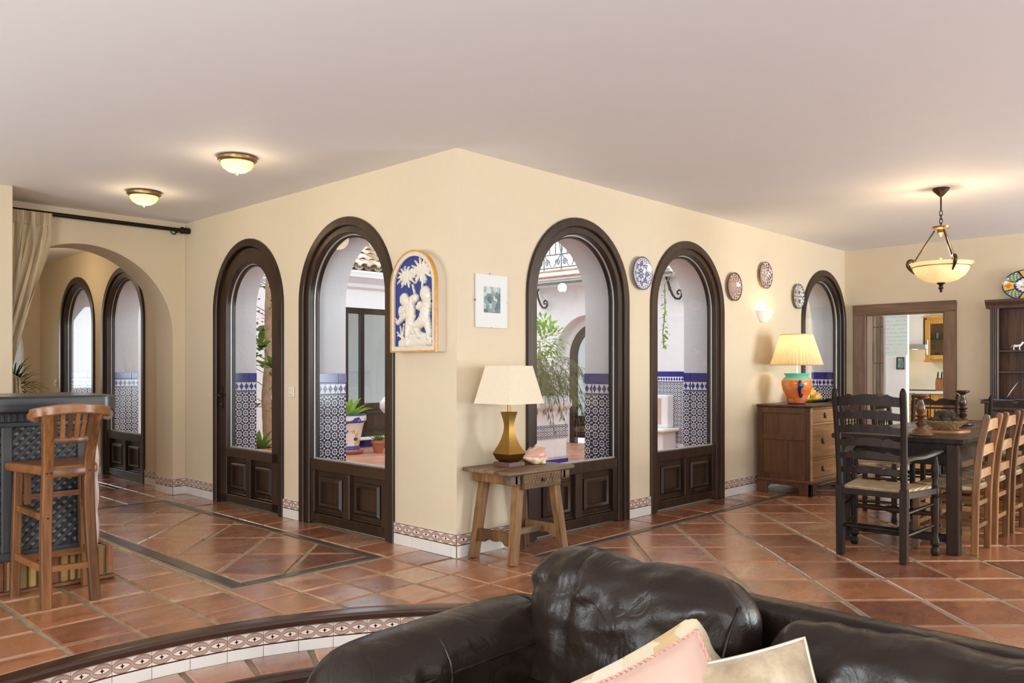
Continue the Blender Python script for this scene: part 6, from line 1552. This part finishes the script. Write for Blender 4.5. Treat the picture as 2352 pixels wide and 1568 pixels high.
g = G(); g.lathe([(.232, 2.052), (.228, 2.06), (.218, 2.055), (.205, 2.035), (.196, 2.0), (.17, 1.96), (.12, 1.925), (.06, 1.908), (.004, 1.905)], 44, cap=False); g.obj('bowl', 'lit_alabaster', t, 50)
g = G(); g.tube([(.205*cos(2*pi*i/44), .205*sin(2*pi*i/44), 2.03) for i in range(44)], .004, 6, True); g.obj('bowl_rim_band', 'antique_brass', t)
g = G(); g.lathe([(.03, 1.91), (.032, 1.9), (.02, 1.893), (.012, 1.878), (.018, 1.87), (.02, 1.86), (.01, 1.85), (.008, 1.845), (.011, 1.838), (.003, 1.828)], 16); g.obj('finial', 'bronze', t, 40)
g = G(); g.lathe([(.012, 1.905), (.01, 2.06), (.02, 2.075), (.018, 2.085), (.008, 2.1)], 12); g.obj('spindle', 'bronze', t)
pt('pendant_light', (3.441, -1.903, 2.14), 9, (1, .78, .46), .05)
# ================================================================ SOFA in the sunken lounge
SZ = -.34
t = thing('leather_sofa', 'dark brown leather sofa with a rolled arm and plump back cushions', 'sofa', (0, 0, SZ))
def wr(q, k, s=9, o=0): return nz(q, s, o)*k
def part(name, c, dims, r, n, fn=None, rz=0, ry=0, lab=None):
    def f(q):
        return fn(q) if fn else q
    g = softbox(*dims, r, n, f); o = g.obj(name, 'leather', t, 180); o.location = (c[0], c[1], c[2]-SZ); o.rotation_euler = (0, ry, rz); return o
# base and back frame
part('base', (-1.42, -2.75, -.22), (1.02, 2.5, .2), .04, 10)
part('back_frame', (-.875, -2.75, .045), (.15, 2.44, .75), .055, 18, lambda q: Vector((q.x, q.y, q.z+wr(q, .006, 5))))
# arm: rolled, gathered at the front on the seat side
def armf(q):
    z = q.z+.018*sin((q.x+.5)*3)*(1 if q.z > 0 else 0)-.05*max(0, (-q.x-.33)/.22)**2*(1 if q.z > 0 else 0)
    gath = max(0, min(1, (-q.x-.05)/.1))*max(0, min(1, (.56+q.x)/.08))
    y = q.y
    if q.y < -.08 and q.z < .24: y -= .010*gath*sin(q.x*105+q.z*7)+.006*wr(q, 1, 14)
    return Vector((q.x+wr(q, .006, 6), y, z+wr(q, .007, 7)))
part('arm', (-1.6, -1.70, 0.0), (1.12, .33, .64), .15, 40, armf)
g = G(); P = []
for i in range(26): u = i/25; x = -2.05+1.0*u; zz = .262-.0*u; P.append((x, -1.845+.0*u, zz-SZ-.05*max(0, (.16-u)/.16)**2))
seam = [(-2.09, -1.868, -.22-SZ), (-2.09, -1.868, .02-SZ), (-2.07, -1.868, .12-SZ), (-2.0, -1.864, .185-SZ), (-1.85, -1.862, .2-SZ), (-1.5, -1.862, .205-SZ), (-1.1, -1.862, .21-SZ)]
g.tube(curve(seam, 60), .0055, 6); g.obj('arm_piping', 'leather', t, 60)
for xs in (-1.72, -1.2):
    g = G(); g.tube(curve([(xs, -1.868, -.2-SZ), (xs, -1.868, .17-SZ), (xs, -1.845, .262-SZ), (xs, -1.78, .318-SZ), (xs, -1.68, .325-SZ), (xs, -1.58, .29-SZ), (xs, -1.54, .2-SZ)], 40), .0045, 6); g.obj('arm_seam', 'leather', t, 60)
def plump(seed, w, hh, lean=.0, puck=.03):
    def f(q):
        # local x = thickness, y = width, z = height
        u, v = q.y/(w/2), q.z/(hh/2); bulge = (1-min(1, abs(u))**3)*(1-min(1, abs(v))**3)
        x = q.x*(1+.0*bulge)+(-.04*bulge if q.x < 0 else .02*bulge)
        fold = .014*sin(8*u+3*nz((u*2, v*2, seed), 1.3)+4*v)*max(0, min(1, (v+.3)))*max(0, 1-abs(v-.55)*1.4)
        crease = .034*math.exp(-((u-.42)/.045)**2) if seed == 1 else .02*math.exp(-((u+.15)/.04)**2)
        if q.x < 0: x += crease*max(0, min(1, v+.6))+fold+.014*nz((u*2.2, v*2.2, seed*3), 1.6)+.008*nz((u*5, v*5, seed), 1.8)
        z = q.z-.03*abs(u)**3*(1 if v > 0 else 0)+.02*nz((u*1.5, 1, seed), 1.4)*(1 if v > 0 else 0)+.01*nz((u*6, v, seed+4), 1.5)
        y = q.y*(1-.03*max(0, v)**2)
        return Vector((x, y, z))
    return f
part('back_cushion', (-1.17, -2.215, .245), (.27, .93, .60), .12, 44, plump(1, .93, .60), R(-4), R(8))
part('back_cushion', (-1.12, -3.17, .195), (.26, .93, .54), .12, 44, plump(2, .93, .54), R(3), R(14))
g = G(); g.tube(curve([(-1.335, -2.60, .0-SZ), (-1.345, -2.63, .2-SZ), (-1.30, -2.645, .38-SZ), (-1.22, -2.65, .48-SZ)], 20), .0045, 6); g.obj('cushion_seam', 'leather', t, 60)
for i in range(2): part('seat_cushion', (-1.62, -2.24-i*.96, -.02), (.72, .95, .2), .07, 20, lambda q: Vector((q.x, q.y, q.z+.025*(1-(q.x/.36)**2)*(1-(q.y/.47)**2)*(1 if q.z > 0 else 0)+wr(q, .006, 6))))
part('arm', (-1.6, -4.1, 0.0), (1.12, .33, .64), .15, 16)
for x in (-1.95, -.95):
    for y in (-1.75, -4.0): g = G(); g.lathe([(.03, 0), (.035, .04)], 14, (x, y, 0)); g.obj('foot', 'dark_oak', t)
# scatter cushions
def pillow(name, mat, s, th, loc, rot, lab, seed, trim=None):
    root = thing(name, lab, 'cushion', loc); root.rotation_euler = rot
    def pos(u, v, k):
        a, b = abs(u), abs(v); e = (1-a**2.4)*(1-b**2.4); w = s/2*(1-.07*(1-a**2)*b**6*0-.06*(1-b*b)*a**8*0)
        x = u*s/2*(1-.055*(1-v*v)); z = v*s/2*(1-.055*(1-u*u)); y = k*th/2*max(0, e)**.42+.012*nz((u*2, v*2, seed), 1.5)*e+.006*nz((u*6, v*6, seed), 1.5)*e
        return (x, y, z)
    g = G(); n = 26; g.grid(lambda u, v: pos(2*u-1, 2*v-1, -1), n, n); m = len(g.v); g.grid(lambda u, v: pos(2*u-1, 2*v-1, 1), n, n)
    bm_ = g.obj('cover', mat, root, 60)
    edge = [pos(-1+2*i/20, -1, 0) for i in range(20)]+[pos(1, -1+2*i/20, 0) for i in range(20)]+[pos(1-2*i/20, 1, 0) for i in range(20)]+[pos(-1, 1-2*i/20, 0) for i in range(20)]
    if trim:
        g = G()
        if trim == 'cord':
            E_ = curve([Vector(p) for p in edge]+[Vector(edge[0])], 400)
            for ph in (0, pi): g.tube([(p[0]+.004*cos(i*.9+ph), p[1]+.004*sin(i*.9+ph), p[2]+.004*cos(i*.9+ph)) for i, p in enumerate(E_)], .0052, 5)
            g.obj('cord_trim', 'pink_cord', root, 60)
        else: g.tube(edge, .005, 6, True); g.obj('piping', trim, root, 60)
    return root, pos
pillow('silk_cushion', 'pink_silk', .46, .17, (-1.575, -2.605, .155), (R(-24), R(-27), R(-47)), 'pale pink silk cushion with twisted cord edge on the sofa', 1, 'cord')
pillow('patchwork_cushion', 'patch_cloth', .52, .13, (-1.44, -2.53, .125), (R(-20), R(-29), R(-47)), 'cream and gold patchwork cushion behind the pink cushion', 2)
r_, pos_ = pillow('velvet_cushion', 'velvet_beige', .44, .15, (-1.44, -2.80, .195), (R(-18), R(-16), R(-56)), 'beige crushed velvet cushion with a cream ribbon band', 3, 'ribbon_cream')
g = G(); g.grid(lambda u, v: tuple(Vector(pos_(-1+2*u, .42+.1*(v-.5), -1))+Vector((0, -.006, 0))), 26, 2); g.obj('ribbon_band', 'ribbon_cream', r_, 60, False)
# end of the scene
SC.cycles.max_bounces = 10; SC.cycles.diffuse_bounces = 5; SC.cycles.glossy_bounces = 4; SC.cycles.transparent_max_bounces = 12; SC.cycles.transmission_bounces = 6
SC.cycles.sample_clamp_indirect = 6; SC.cycles.caustics_reflective = False; SC.cycles.caustics_refractive = False
